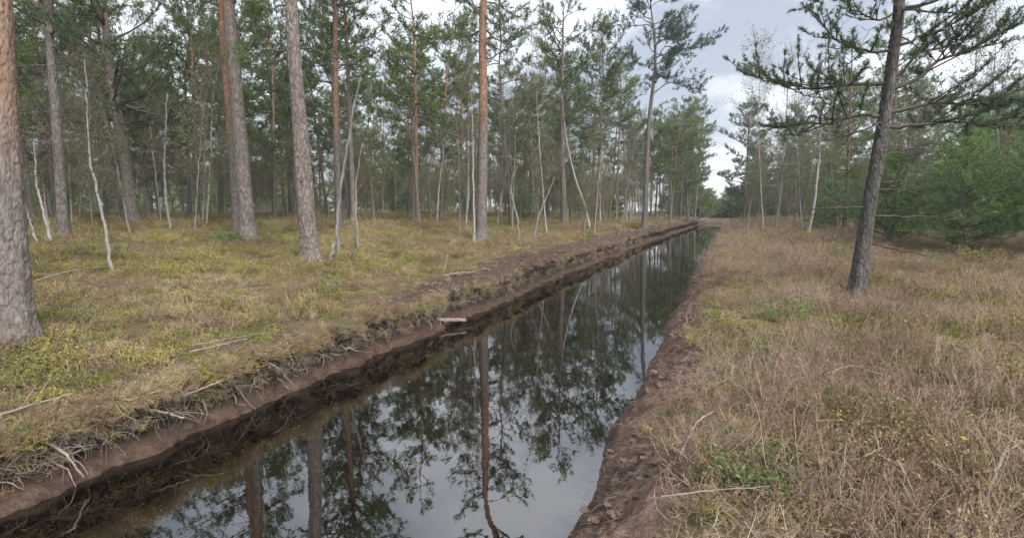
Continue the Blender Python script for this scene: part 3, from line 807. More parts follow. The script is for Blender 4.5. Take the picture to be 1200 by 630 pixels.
make_pine('pine_tree', 'pine with bright orange upper trunk behind the bent pale dead birch', *pz('P5'), 15, 106, crown0=0.45, Lmax=2.6, org_h=3.2, org_w=1.0)
make_pine('pine_tree', 'slim pine with vivid orange mid-trunk standing alone in the mid forest', *pz('P6'), 13, 107, crown0=0.42, Lmax=2.5, org_h=2.2, org_w=0.5, cfg='far', branch_parts=False)
make_pine('pine_tree', 'orange-topped pine with gnarled limbs and a thin white birch against its foot', *pz('P7'), 15.5, 108, crown0=0.52, Lmax=2.8, org_h=3.4, org_w=1.6,
          hero_limbs=rel(P7_LIMBS, 'b', 'c', 'e', 'g', 'h'), dead_limbs=rel(P7_LIMBS, 'a', 'd'))
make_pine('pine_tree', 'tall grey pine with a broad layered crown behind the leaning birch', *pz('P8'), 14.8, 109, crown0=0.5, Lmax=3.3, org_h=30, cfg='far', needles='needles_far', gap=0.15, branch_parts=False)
make_pine('pine_tree', 'tall crooked-topped pine on the left crest with its crown against the sky', *pz('P9'), 17, 110, crown0=0.66, Lmax=3.2, org_h=30, cfg='far', needles='needles_right', umbrella=0.3,
          hero_limbs=rel(P9_LIMBS, 'a', 'b', 'c', 'd', 'e'), branch_parts=False, gap=0.1, dens=1.5)
make_pine('pine_tree', 'dark broad old pine with a dense green crown and forked trunk', *pz('P10'), 14, 111, crown0=0.26, Lmax=4.4, bark='bark_dark', org_h=7.0, org_w=2, dens=0.95, gap=0.15, olive=0.25, needles='needles_green')
make_pine('pine_tree', 'right one of two close dark trunks reddish above, in the left forest', *pz('P11'), 12.5, 112, crown0=0.35, Lmax=2.8, bark='bark_dark', org_h=2.4, org_w=0.8, cfg='far', branch_parts=False, gap=0.15)
make_pine('pine_tree', 'left one of two close dark trunks reddish above, in the left forest', *pz('P11b'), 12, 113, crown0=0.35, Lmax=2.8, bark='bark_dark', org_h=2.4, org_w=0.8, cfg='far', branch_parts=False, gap=0.15)
make_pine('pine_tree', 'thin reddish pine seen between the two stout grey pines', *pz('P12'), 14, 114, crown0=0.5, Lmax=2.4, org_h=3.0, org_w=1.5, cfg='far', branch_parts=False)
make_pine('pine_tree', 'thin grey pine just left of the orange-topped gnarled pine', *pz('P13'), 15, 115, crown0=0.45, Lmax=2.6, org_h=5, cfg='far', needles='needles_far', branch_parts=False)
make_pine('pine_tree', 'leaning pine standing alone on the right bank with long spreading limbs', *pz('R1'), 9.5, 116, crown0=0.50, Lmax=2.5, bark='bark_dark', needles='needles_right', org_h=30, cfg='near',
          hero_limbs=rel(R1_LIMBS, 'l1', 'l2', 'l3', 'l4', 'r1', 'r2', 'r3', 'r4', 'r5'), dead_limbs=rel(R1_LIMBS, 'd1', 'd2', 'd3', 'd4', 'd5'), dead=8, bark_disp=0.007, gap=0.3, dens=1.15, rk=0.70, deadmat='twig')
make_pine('pine_tree', 'slender pinkish pine rising behind the limbs of the leaning right pine', *pz('RP2'), 11.5, 117, crown0=0.30, Lmax=1.9, org_h=2, org_w=2, cfg='far', needles='needles_far', branch_parts=False)
make_pine('pine_tree', 'dark pine with drooping layered tiers at the far end right of the ditch', *pz('RP3'), 13.6, 118, crown0=0.12, Lmax=3.6, org_h=30, cfg='far', needles='needles_right', gap=0.0, whorl=0.6, droop=8, branch_parts=False, dens=1.5)

# ------------------------------------------------------------------ birches and bare stems
def make_birch(name, label, P, r0, seed, H=None, mat='birch', group=None, twigs=1.0, cat='tree', branches=8, b0=0.45, olive=0.0, spread=0.5, tip=None):
    rng = np.random.default_rng(seed)
    P = np.array(P, float); base = P[0].copy(); base[2] = land1(base[0], base[1]) - 0.05 if group != 'proto' else 0.0
    P[0] = base
    T = (extend_up(P, H, rng, 0.1) if H else P) - base
    t = thing(name, label, cat, tuple(base), group)
    r0 = r0 * 0.72; ss = np.concatenate(([0], np.cumsum(np.linalg.norm(np.diff(T, axis=0), axis=1)))); qq = np.linspace(0, ss[-1], 26)
    tr = 0.5 * smooth_path(T, 26) + 0.5 * np.stack([np.interp(qq, ss, T[:, a]) for a in range(3)], 1); tr[1:-1, :2] += rng.normal(0, 0.010, (24, 2))
    L = tr[-1, 2]; hh = np.linspace(0, 1, 26)
    rad = r0 * (1 - hh * (0.85 if H else 0.68)) * (1 + 0.3 * np.exp(-hh * L / 0.2)); 
    mbt = MB(); tube(mbt, tr, rad, 8, 0, cap=True); mbt.build('trunk', M[mat], t)
    cr = MB(); s0 = []; s1 = []; rr = []; lp = []
    for q in range(int(branches * 1.5)):
        f = rng.uniform(b0, 0.98) ; i = int(f * 25); p0 = tr[i]
        az = rng.uniform(0, 2 * math.pi)
        bl = (0.16 * L + 0.3) * rng.uniform(0.5, 1.2) * (1.25 - 0.6 * f)
        p = limb_path(rng, p0, nrm(np.array([math.cos(az) * spread, math.sin(az) * spread, 0.65])), bl, 6, 0.25, 0.16)
        for a in range(5): s0.append(p[a]); s1.append(p[a + 1]); rr.append(max(0.004, rad[i] * 0.42 * (1 - a / 6)))
        for a in range(int(bl * 9 * twigs) + 1):
            j = rng.integers(1, 6); d = nrm(rng.normal(0, 0.6, 3) + np.array([0, 0, 0.5]) + (p[5] - p[0]) / bl * 0.8)
            tl = rng.uniform(0.15, 0.5); e = p[j] + d * tl
            s0.append(p[j]); s1.append(e); rr.append(0.0045)
            for z in range(3):
                m_ = p[j] + d * tl * rng.uniform(0.3, 1.0); e2 = m_ + nrm(d + rng.normal(0, 0.6, 3)) * rng.uniform(0.1, 0.28)
                s0.append(m_); s1.append(e2); rr.append(0.0028); lp.append(e2)
    if s0: segs(cr, s0, s1, np.array(rr), np.array(rr) * 0.65, 0, 3)
    if olive and lp:
        lp = np.array(lp); lp = lp[rng.random(len(lp)) < olive]
        lp = np.repeat(lp, 3, 0) + rng.normal(0, 0.07, (len(lp) * 3, 3)); leaves(cr, rng, lp, 0.085, 1, 1.5, 0.45)
    if cr.n: cr.build('crown', [M['birchtwig'], M['needles_olive']], t, False)
    return t

bz = lambda k: BIRCHES[k]
make_birch('birch_tree', 'thin white bent birch stem at the front left beside the lying stick', *bz('B1'), 201, branches=9, b0=0.45)
make_birch('birch_tree', 'white crooked birch right beside the thick left-edge pine', *bz('B2'), 202, branches=5)
make_birch('birch_tree', 'short slanting birch stub just right of the thick left-edge pine', *bz('B2b'), 203, branches=2, mat='greybirch')
make_birch('birch_tree', 'thin crossing birch stem behind the white crooked birch', *bz('B2c'), 204, branches=3, mat='greybirch')
make_birch('birch_tree', 'grey crooked birch in front of the two dark reddish trunks', *bz('B3'), 205, branches=12, b0=0.35, mat='greybirch')
make_birch('birch_tree', 'bent pale dead birch curving to the right in front of the orange pine', *bz('B4'), 206, branches=5, b0=0.5, mat='snag', twigs=0.4)
make_birch('birch_tree', 'shorter pale dead stem right of the bent pale dead birch', *bz('B5'), 207, branches=4, b0=0.5, mat='snag', twigs=0.4)
make_birch('birch_tree', 'faint crooked grey stem left of the slim orange pine', *bz('B6'), 208, branches=6, mat='greybirch')
make_birch('birch_tree', 'crooked white birch right of the slim orange pine', *bz('B7'), 209, branches=5)
make_birch('birch_tree', 'straight thin white birch touching the orange-topped gnarled pine', *bz('B8'), 210, branches=6, b0=0.6)
make_birch('birch_tree', 'thin speckled birch a little left of the straight white birch', *bz('B9'), 211, branches=5)
make_birch('birch_tree', 'small zigzag birch snag near the ditch right of the gnarled pine', *bz('B10'), 212, branches=4, b0=0.6, mat='snag')
make_birch('birch_tree', 'bare snag leaning right near the ditch without any branches', *bz('B11'), 213, branches=0, mat='snag')
make_birch('birch_tree', 'long white birch leaning left above the lying log', *bz('B12'), 214, branches=8, b0=0.5)
make_birch('birch_tree', 'tall grey dead trunk with a crooked bare top left of the layered pine', *bz('B13'), 215, branches=10, b0=0.75, mat='greybirch', twigs=0.6)
make_birch('birch_tree', 'upright birch midway between the leaning birch and the crest pine', *bz('B14'), 216, branches=9)
make_birch('birch_tree', 'thin slanting birch just left of the crest pine', *bz('B15'), 217, branches=6)
make_birch('birch_tree', 'thicker grey birch just left of the crest pine, behind the slanting one', *bz('B16'), 218, branches=9, mat='greybirch')
make_birch('birch_tree', 'white-stemmed bare birch standing left of the leaning right pine', *bz('RB1'), 219, H=9.6, branches=16, b0=0.35, twigs=0.8)
make_birch('birch_tree', 'greyer bare birch further left, second from the leaning right pine', *bz('RB2'), 220, H=10.5, branches=18, b0=0.3, mat='greybirch', twigs=0.8)
make_birch('birch_tree', 'very thin pale stem near the water on the right bank', *bz('RB3'), 221, branches=5, mat='greybirch')

# ------------------------------------------------------------------ the forest behind: a few kinds, copied one by one
def proto_path(rng, H, lean=0.03):
    d = rng.normal(0, lean, 2)
    return [(0, 0, 0), (d[0] * H * .3, d[1] * H * .3, H * 0.33), (d[0] * H * .5, d[1] * H * .5, H * 0.66)]
rg = np.random.default_rng(5)
FP = []
for k, (H, r, c0, Lm, gp, ol, um) in enumerate([(14, .14, .38, 2.9, .2, .15, 0), (16, .16, .42, 3.0, .25, .1, .2), (12.5, .12, .28, 2.7, .2, .4, 0), (13.5, .10, .45, 2.3, .25, .25, .2), (15, .13, .25, 2.8, .3, .5, 0), (11, .085, .35, 2.1, .25, .4, 0)]):
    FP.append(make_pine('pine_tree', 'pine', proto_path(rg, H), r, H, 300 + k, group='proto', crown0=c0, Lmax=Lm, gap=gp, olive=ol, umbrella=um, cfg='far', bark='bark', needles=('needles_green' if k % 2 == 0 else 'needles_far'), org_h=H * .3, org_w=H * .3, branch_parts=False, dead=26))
FB = []
for k, (H, r, mt, ol) in enumerate([(7.5, .05, 'birch', .25), (6, .04, 'greybirch', .5), (9, .06, 'greybirch', .3), (4.5, .03, 'snag', .5)]):
    FB.append(make_birch('birch_tree', 'birch', proto_path(rg, H, 0.06), r, 320 + k, H=H, mat=mt, group='proto', branches=26, b0=0.18, olive=ol, twigs=1.0))

def make_young(seed, H, W):
    """young pine, green to the ground"""
    rng = np.random.default_rng(seed)
    t = thing('young_pine', 'young', 'tree', (0, 0, 0), 'proto')
    T = smooth_path([(0, 0, -.1), (rng.normal(0, .05), rng.normal(0, .05), H * .5), (rng.normal(0, .1), rng.normal(0, .1), H)], 14)
    mbt = MB(); tube(mbt, T, np.linspace(0.016 * H, 0.008, 14), 7, 0, np.zeros(14)); mbt.build('trunk', M['bark_dark'], t, True, 'org')
    cr = MB(); tp = []; td = []; c = dict(sub=0.20, tstep=0.17, size=0.17, cnt=11, w=0.02, t0=0.18, twig=0, k=4)
    hq = 0.12 * H
    while hq < H * 0.97:
        tt = hq / H; L0 = W * (1 - tt) ** 0.75 * (0.55 + 0.45 * min(1, tt * 5))
        p0 = np.array([np.interp(hq, T[:, 2], T[:, a]) for a in range(3)])
        for q in range(rng.integers(4, 7)):
            az = rng.uniform(0, 6.283); L = max(0.25, L0 * rng.uniform(0.65, 1.25)); el = math.radians(12 + 35 * tt + rng.normal(0, 10))
            p = limb_path(rng, p0, np.array([math.cos(az) * math.cos(el), math.sin(az) * math.cos(el), math.sin(el)]), L, 6, 0.35, 0.12)
            tube(cr, p, np.linspace(0.010 + 0.006 * L, 0.005, 6), 4, 0)
            dress_limb(rng, p, c, cr, tp, td, 1.0, 0.34)
        hq += 0.30 * rng.uniform(0.8, 1.25)
    tp.append(T[-1]); td.append(np.array([0, 0, 1.0]))
    tufts(cr, rng, np.array(tp), np.array(td), c['size'], c['cnt'], c['w'], 1)
    cr.build('crown', [M['twig'], M['needles_young']], t, False)
    return t
YP = [make_young(341, 4.4, 1.9), make_young(342, 3.2, 1.6), make_young(343, 5.4, 2.1)]

taken = [(v[0][0][0], v[0][0][1]) for v in list(PINES.values()) + list(BIRCHES.values())]
used = {}
def put(protos, k, x, y, s, label, group, rng, sz=None, tilt=0.03):
    src = protos[k]; key = src.name
    loc = (x, y, land1(x, y) - 0.05); rz = rng.uniform(0, 6.283); sc = (s, s, s * (sz or 1.0)); ti = tuple(rng.normal(0, tilt, 2))
    if key not in used:
        used[key] = 1
        src.location = loc; src.rotation_euler = (ti[0], ti[1], rz); src.scale = sc; src['label'] = label; src['group'] = group
        return src
    return copy_tree(src, loc, rz, sc, label, group, ti)

def free(x, y, dmin):
    return all((x - a) ** 2 + (y - b_) ** 2 > dmin * dmin for a, b_ in taken)

r5 = np.random.default_rng(77)
def scatter_polar(n, a0, a1, r0, r1, dmin, fn, edge=1.2, power=0.5):
    made = 0; tries = 0
    while made < n and tries < n * 60:
        tries += 1
        a = math.radians(r5.uniform(a0, a1)); u = r5.random() ** (power * 2) if power != 0.5 else r5.random()
        r = math.sqrt(r0 * r0 + u * (r1 * r1 - r0 * r0))
        x, y = r * math.sin(a), r * math.cos(a); xr = x - float(bend(np.array(y)))
        if -4.85 - edge < xr < 0.2 + edge and y < 92: continue
        if not free(x, y, dmin): continue
        taken.append((x, y)); fn(x, y); made += 1
    return made

# each tree of the forest behind is told by the two standing landmarks it shows between
LM = [(-66.0, 'the picture edge'), (-61.0, 'the thick left-edge pine'), (-55.5, 'the white crooked birches'), (-49.5, 'the dark broad old pine'), (-43.5, 'the twin dark trunks'),
      (-39.5, 'the stout grey pine'), (-34.5, 'the leaning grey pine'), (-30.5, 'the bent pale birch'), (-26.0, 'the slim orange pine'), (-21.0, 'the gnarled pine'),
      (-14.0, 'the layered-crown pine'), (-7.0, 'the crest pine'), (0.5, 'the end of the ditch'), (5.2, 'the greyer right birch'), (8.2, 'the white right birch'), (12.5, 'the leaning right pine'), (30.0, 'the right picture edge')]
def where(x, y):
    a = math.degrees(math.atan2(x, y))
    for (a0, n0), (a1, n1) in zip(LM[:-1], LM[1:]):
        if a < a1: return n0, n1
    return LM[-2][1], LM[-1][1]
def dist_word(x, y):
    r = math.hypot(x, y); return 'nearer' if r < 36 else ('farther' if r < 54 else 'distant')
PLOOK = ['green-crowned', 'tall', 'bushy', 'slender', 'low-branched', 'small thin']
BLOOK = ['white bare birch', 'thin grey stem', 'taller grey birch', 'short pale stem']
def fpine(x, y):
    n0, n1 = where(x, y); k = int(r5.integers(0, 6)); w = dist_word(x, y)
    put(FP, k, x, y, r5.uniform(0.8, 1.12), '%s %s pine between %s and %s' % (w, PLOOK[k], n0, n1), 'background pines between %s and %s' % (n0, n1), r5, r5.uniform(0.9, 1.1))
def fbirch(x, y):
    n0, n1 = where(x, y); k = int(r5.integers(0, 4)); w = dist_word(x, y)
    put(FB, k, x, y, r5.uniform(0.7, 1.25), '%s %s between %s and %s' % (w, BLOOK[k], n0, n1), 'bare stems between %s and %s' % (n0, n1), r5, r5.uniform(0.85, 1.2), 0.06)
YLOOK = ['bushy', 'low', 'tall']
def fyoung(x, y, k, s, sz=1.0):
    n0, n1 = where(x, y)
    put(YP, k, x, y, s, '%s %s young green pine between %s and %s' % (dist_word(x, y), YLOOK[k], n0, n1), 'young pines between %s and %s' % (n0, n1), r5, sz, 0.03)
# left forest
scatter_polar(14, -70, -14, 25, 34, 4.2, fpine)
scatter_polar(44, -70, -11, 34, 52, 3.2, fpine)
scatter_polar(48, -70, -9, 52, 78, 3.0, fpine)
scatter_polar(16, -9, -3.6, 46, 88, 2.2, fpine, 0.9)
scatter_polar(10, -4.2, -1.6, 58, 90, 1.8, fpine, 0.6)
scatter_polar(8, -5, -1.4, 92, 112, 2.5, fpine)
scatter_polar(26, -70, -12, 20, 34, 1.8, fbirch)
scatter_polar(90, -68, -8, 30, 52, 1.5, fbirch)
scatter_polar(50, -40, -5, 45, 75, 1.5, fbirch, 0.8)
# right side
scatter_polar(34, 5, 34, 46, 85, 3.2, fpine)
scatter_polar(12, 2.8, 9, 80, 112, 2.5, fpine)
scatter_polar(34, 2.2, 11, 34, 75, 1.5, fbirch, 1.0)
scatter_polar(8, 8, 26, 22, 40, 2.0, fbirch, 1.0)
for (x, y, k, s) in [(8.4, 18.4, 2, .85), (6.6, 19.2, 0, .8), (10.8, 19.8, 2, 1.0), (5.7, 22.4, 1, 1.0), (7.6, 22.6, 2, .95), (7.2, 20.5, 0, .9), (9.6, 21.5, 2, .95), (12.2, 24.5, 2, 1.05), (6.3, 25.0, 1, 1.05), (9.2, 26.5, 2, 1.0), (14.5, 28, 2, 1.1), (11.6, 30, 0, 1.2), (7.6, 30.5, 0, .95),
                     (5.6, 34, 1, .9), (6.8, 38, 0, .85), (8.6, 36, 2, .95), (16.5, 33, 2, 1.15), (13.2, 36, 2, 1.1), (10.5, 41, 2, 1.0), (9.9, 18.8, 1, .8), (12.5, 20.3, 0, 1.0), (19, 38, 2, 1.3), (15.5, 42, 2, 1.3)]:
    fyoung(x, y, k, s); taken.append((x, y))
scatter_polar(24, 9, 33, 34, 60, 2.0, lambda x, y: fyoung(x, y, int(r5.integers(0, 3)), r5.uniform(0.8, 1.4), r5.uniform(.9, 1.15)))
scatter_polar(14, -60, -8, 34, 60, 2.0, lambda x, y: fyoung(x, y, int(r5.integers(0, 3)), r5.uniform(0.5, 0.95)))

# the wood beyond, one mass
mbf = MB(); r6 = np.random.default_rng(9); tp = []; td = []
for q in range(400):
    a = math.radians(r6.uniform(-76, 36) if q < 330 else r6.uniform(-5, 8)); r = r6.uniform(84 if q < 330 else 97, 125)
    x, y = r * math.sin(a), r * math.cos(a); z = land1(x, y); H = r6.uniform(5, 10) if q < 330 else r6.uniform(2.6, 6.0)
    if q < 330 and -9.5 < math.degrees(a) < 2.6: continue
    if abs(x - float(bend(np.array(min(y, 90)))) + 2) < 2.5 and y < 100: continue
    segs(mbf, [(x, y, z)], [(x + r6.normal(0, .3), y, z + H)], .16, .04, 0, 5)
    n = 52
    hh = H * (1 - r6.random(n) ** 1.2 * 0.98); rr = 2.8 * np.sqrt(np.clip(1 - (hh / H) ** 2.2, 0.05, 1)) * np.sqrt(r6.random(n)); az = r6.uniform(0, 6.283, n)
    c = np.stack([x + rr * np.cos(az), y + rr * np.sin(az), z + hh], 1); tp.append(c); td.append(np.stack([np.cos(az), np.sin(az), az * 0 + .3], 1))
tufts(mbf, r6, np.concatenate(tp), np.concatenate(td), 0.9, 13, 0.18, 1)
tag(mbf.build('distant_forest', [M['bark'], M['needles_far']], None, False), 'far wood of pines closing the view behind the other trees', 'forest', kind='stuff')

# ------------------------------------------------------------------ ground cover: small plants nobody could count
M['heather'] = plant_mat('heather_twigs', [(0.25, (0.164, 0.113, 0.080)), (0.5, (0.270, 0.191, 0.136)), (0.75, (0.370, 0.277, 0.204))], 0.3, 0.6, 0)
M['heather_grey'] = plant_mat('heather_dry', [(0.25, (0.214, 0.158, 0.127)), (0.5, (0.327, 0.251, 0.197)), (0.8, (0.427, 0.337, 0.274))], 0.3, 0.6, 0)
M['drygrass'] = plant_mat('dry_grass', [(0.25, (0.227, 0.183, 0.095)), (0.5, (0.363, 0.299, 0.166)), (0.8, (0.484, 0.398, 0.244))], 0.25, 0.5)
M['bilberry'] = plant_mat('bilberry_leaf', [(0.28, (0.128, 0.147, 0.039)), (0.5, (0.234, 0.231, 0.060)), (0.75, (0.362, 0.325, 0.082))], 0.35, 0.45)
M['leafbrown'] = plant_mat('heath_leaf_brown', [(0.3, (0.163, 0.115, 0.072)), (0.55, (0.256, 0.194, 0.113)), (0.8, (0.328, 0.266, 0.148))], 0.35, 0.5)
M['mossy'] = plant_mat('moss', [(0.3, (0.134, 0.147, 0.037)), (0.55, (0.252, 0.248, 0.060)), (0.8, (0.377, 0.342, 0.085))], 0.3, 0.6)
M['freshleaf'] = plant_mat('fresh_leaf', [(0.3, (0.098, 0.156, 0.052)), (0.6, (0.150, 0.227, 0.078)), (0.8, (0.208, 0.286, 0.104))], 0.3, 2.0)

def clump_heather(seed, n, hgt, rad, mat, leafmat=None, lean=0.35):
    rng = np.random.default_rng(seed); mb = MB(); s0 = []; s1 = []; r0 = []; tips = []
    for q in range(n):
        a, r = rng.uniform(0, 6.283), rad * math.sqrt(rng.random()); p = np.array([r * math.cos(a), r * math.sin(a), -0.03])
        d = nrm(np.array([math.cos(a) * lean * r / rad, math.sin(a) * lean * r / rad, 1]) + rng.normal(0, 0.22, 3)); L = hgt * rng.uniform(0.55, 1.15)
        m0 = p + d * L * 0.36; d1 = nrm(d + rng.normal(0, 0.34, 3)); m1 = m0 + d1 * L * 0.32; d2 = nrm(d1 + rng.normal(0, 0.4, 3)); e = m1 + d2 * L * 0.32
        s0 += [p, m0, m1]; s1 += [m0, m1, e]; r0 += [0.0024, 0.0018, 0.0013]; tips.append(e)
        for w in range(rng.integers(3, 7)):
            b_ = (m0 + (m1 - m0) * rng.random()) if rng.random() < 0.55 else (m1 + (e - m1) * rng.random() * 0.8)
            dd = nrm(d2 * 0.8 + rng.normal(0, 0.6, 3)); e2 = b_ + dd * L * rng.uniform(0.10, 0.30)
            s0.append(b_); s1.append(e2); r0.append(0.0011); tips.append(e2)
            if rng.random() < 0.6:
                e3 = b_ + dd * L * 0.08; s0.append(e3); s1.append(e3 + nrm(dd + rng.normal(0, 0.7, 3)) * L * 0.12); r0.append(0.0009)
    r0 = np.array(r0); segs(mb, s0, s1, r0, r0 * 0.6, 0, 3)
    if leafmat:
        t = np.repeat(np.array(tips), 4, 0); t = t + rng.normal(0, 0.022, t.shape); leaves(mb, rng, t, 0.014, 1, 1.2, 0.5)
    return mb, [M[mat], M[leafmat or mat]]

def clump_grass(seed, n, hgt, rad, mat, droop=0.6):
    rng = np.random.default_rng(seed); mb = MB()
    a = rng.uniform(0, 6.283, n); r = rad * np.sqrt(rng.random(n)) * 0.5
    p = np.stack([r * np.cos(a), r * np.sin(a), np.full(n, -0.02)], 1)
    out = np.stack([np.cos(a), np.sin(a), a * 0], 1) + rng.normal(0, 0.4, (n, 3)) * np.array([1, 1, 0])
    L = hgt * rng.uniform(0.5, 1.2, n)[:, None]; dr = rng.uniform(0.15, droop, n)[:, None]
    p1 = p + (np.array([0, 0, 1.0]) + out * dr * 0.5) * L * 0.5; p2 = p1 + nrm(np.array([0, 0, 0.8 - droop * 0.6]) + out * dr * 1.4) * L * 0.5
    sd = nrm(np.cross(out, np.array([0, 0, 1.0]))) * 0.0022
    V = np.stack([p - sd, p + sd, p1 - sd * .8, p1 + sd * .8, p2], 1).reshape(-1, 3); b_ = (np.arange(n) * 5)[:, None]
    mb.add(V, np.concatenate([b_ + np.array([[0, 1, 3]]), b_ + np.array([[0, 3, 2]]), b_ + np.array([[2, 3, 4]])]))
    return mb, [M[mat]]

def clump_leafy(seed, n, hgt, rad, leafmat, per=7, size=0.02):
    rng = np.random.default_rng(seed); mb = MB(); s0 = []; s1 = []; lp = []
    for q in range(n):
        a, r = rng.uniform(0, 6.283), rad * math.sqrt(rng.random()); p = np.array([r * math.cos(a), r * math.sin(a), -0.02])
        d = nrm(np.array([math.cos(a) * .3, math.sin(a) * .3, 1]) + rng.normal(0, 0.3, 3)); L = hgt * rng.uniform(0.5, 1.15); e = p + d * L
        s0.append(p); s1.append(e)
        for w in range(2):
            m1 = p + d * L * rng.uniform(0.4, 0.8); e2 = m1 + nrm(d + rng.normal(0, 0.6, 3)) * L * 0.4; s0.append(m1); s1.append(e2)
            lp += [m1 + (e2 - m1) * rng.uniform(0.2, 1) + rng.normal(0, 0.008, 3) for _ in range(per // 2)]
        lp += [p + d * L * rng.uniform(0.35, 1.02) + rng.normal(0, 0.01, 3) for _ in range(per)]
    segs(mb, s0, s1, 0.0018, 0.001, 0, 3)
    leaves(mb, rng, np.array(lp), size, 1, 0.7, 0.6)
    return mb, [M['heather'], M[leafmat]]

def clump_moss(seed, n, rad):
    rng = np.random.default_rng(seed); mb = MB(); a = rng.uniform(0, 6.283, n); r = rad * np.sqrt(rng.random(n))
    p = np.stack([r * np.cos(a), r * np.sin(a), 0.06 * (1 - (r / rad) ** 2)], 1)
    tufts(mb, rng, p, np.tile(np.array([[0, 0, 1.0]]), (n, 1)), 0.035, 3, 0.009, 0, 0.7)
    return mb, [M['mossy']]

plants = bpy.data.collections.new('plant_kinds')
kinds = [clump_heather(401, 22, 0.32, 0.18, 'heather', None, 0.6),                          # 0 tall brown
         clump_heather(402, 20, 0.31, 0.19, 'heather_grey', None, 0.75),          # 1 tall grey
         clump_heather(403, 24, 0.24, 0.17, 'heather', 'leafbrown'),             # 2 short brown leafy
         clump_grass(404, 46, 0.30, 0.10, 'drygrass', 0.9),                      # 3 grass tuft
         clump_grass(405, 40, 0.20, 0.16, 'drygrass', 1.3),                      # 4 low grass
         clump_leafy(406, 18, 0.17, 0.16, 'bilberry', 9, 0.021),                 # 5 bilberry
         clump_leafy(407, 18, 0.15, 0.16, 'leafbrown', 9, 0.019),                # 6 brown leafy
         clump_moss(408, 130, 0.16),                                             # 7 moss
         clump_leafy(409, 20, 0.20, 0.15, 'freshleaf', 10, 0.02),                # 8 fresh green
         clump_heather(410, 9, 0.44, 0.15, 'heather_grey', None, 0.6)]          # 9 taller sprigs
for k, (mb, mats) in enumerate(kinds):
    plants.objects.link(bpy.data.objects.new('kind_%02d' % k, mb.mesh('plant_%02d' % k, mats, False)))

def scatter(name, pts, idx, rot, scl, label, cat):
    me = bpy.data.meshes.new(name); me.vertices.add(len(pts)); me.vertices.foreach_set('co', np.asarray(pts, np.float32).ravel())
    me.attributes.new('idx', 'INT', 'POINT').data.foreach_set('value', np.asarray(idx, np.int32))
    me.attributes.new('rot', 'FLOAT_VECTOR', 'POINT').data.foreach_set('vector', np.asarray(rot, np.float32).ravel())
    me.attributes.new('scl', 'FLOAT_VECTOR', 'POINT').data.foreach_set('vector', np.asarray(scl, np.float32).ravel())
    me.update()
    o = link(name, me)
    ng = bpy.data.node_groups.new(name, 'GeometryNodeTree')
    ng.interface.new_socket('Geometry', in_out='INPUT', socket_type='NodeSocketGeometry')
    ng.interface.new_socket('Geometry', in_out='OUTPUT', socket_type='NodeSocketGeometry')
    gi = ng.nodes.new('NodeGroupInput'); go = ng.nodes.new('NodeGroupOutput')
    ci = ng.nodes.new('GeometryNodeCollectionInfo'); ci.inputs['Collection'].default_value = plants
    ci.inputs['Separate Children'].default_value = True; ci.inputs['Reset Children'].default_value = True
    ip = ng.nodes.new('GeometryNodeInstanceOnPoints'); ip.inputs['Pick Instance'].default_value = True
    def att(nm, ty):
        a = ng.nodes.new('GeometryNodeInputNamedAttribute'); a.data_type = ty; a.inputs['Name'].default_value = nm
        return [s for s in a.outputs if s.enabled and s.name == 'Attribute'][0]
    L = ng.links.new
    L(gi.outputs[0], ip.inputs['Points']); L(ci.outputs[0], ip.inputs['Instance'])
    L(att('idx', 'INT'), ip.inputs['Instance Index']); L(att('rot', 'FLOAT_VECTOR'), ip.inputs['Rotation']); L(att('scl', 'FLOAT_VECTOR'), ip.inputs['Scale'])
    L(ip.outputs[0], go.inputs[0])
    md = o.modifiers.new('plants', 'NODES'); md.node_group = ng
    return tag(o, label, cat, kind='stuff')

rs = np.random.default_rng(2024)
def polar_pts(a0, a1, bands):
    out = []
    for r0, r1, dens in bands:
        n = int(dens * math.radians(a1 - a0) * 0.5 * (r1 * r1 - r0 * r0))
        a = np.radians(rs.uniform(a0, a1, n)); r = np.sqrt(r0 * r0 + rs.random(n) * (r1 * r1 - r0 * r0))
        out.append(np.stack([r * np.sin(a), r * np.cos(a), r], 1))
    return np.vstack(out)

def pick(w, n): 
    w = np.array(w, float); return rs.choice(len(w), n, p=w / w.sum())

# left bank carpet
p = polar_pts(-80, -2, [(3.5, 9, 46), (9, 16, 30), (16, 28, 15), (28, 50, 5.5), (50, 80, 2.0)])
xr = p[:, 0] - bend(p[:, 1]); dl = -4.85 - xr
sw = spoil_w(p[:, 1]) + 0.25 * vnoise(np.stack([p[:, 0] * 2, p[:, 1] * 2, p[:, 0] * 0], -1), 91)
ok = (dl > sw) & ~((dl < sw + 0.5) & (rs.random(len(p)) < 0.5))
p = p[ok]; n = len(p)
pn = vnoise(np.stack([p[:, 0] * 0.35, p[:, 1] * 0.35, p[:, 0] * 0], -1), 55)      # patches of green and of brown
br = np.interp(p[:, 0], [-14, -8, -5], [0.0, 0.38, 0.34]) + pn * 1.1
ia = pick([.15, .3, .9, .9, 2.4, .8, 1.9, .6, .03, .15], n); ib = pick([0, .1, .3, .3, 1.0, 3.0, .8, 1.9, .12, 0], n)
idx = np.where(br > rs.normal(0.1, 0.3, n), ia, ib)
far = np.clip(p[:, 2] / 16, 1, 3.2)
cl = vnoise(np.stack([p[:, 0] * 1.3, p[:, 1] * 1.3, p[:, 0] * 0], -1), 57)
s = rs.uniform(0.7, 1.2, n) * far * (1 + 0.35 * cl)
scl = np.stack([s, s, s * np.clip(1.0 / far ** 0.55, 0.5, 1) * rs.uniform(0.8, 1.1, n) * (1 + 0.35 * cl)], 1)
rot = np.stack([rs.normal(0, .15, n), rs.normal(0, .15, n), rs.uniform(0, 6.283, n)], 1)
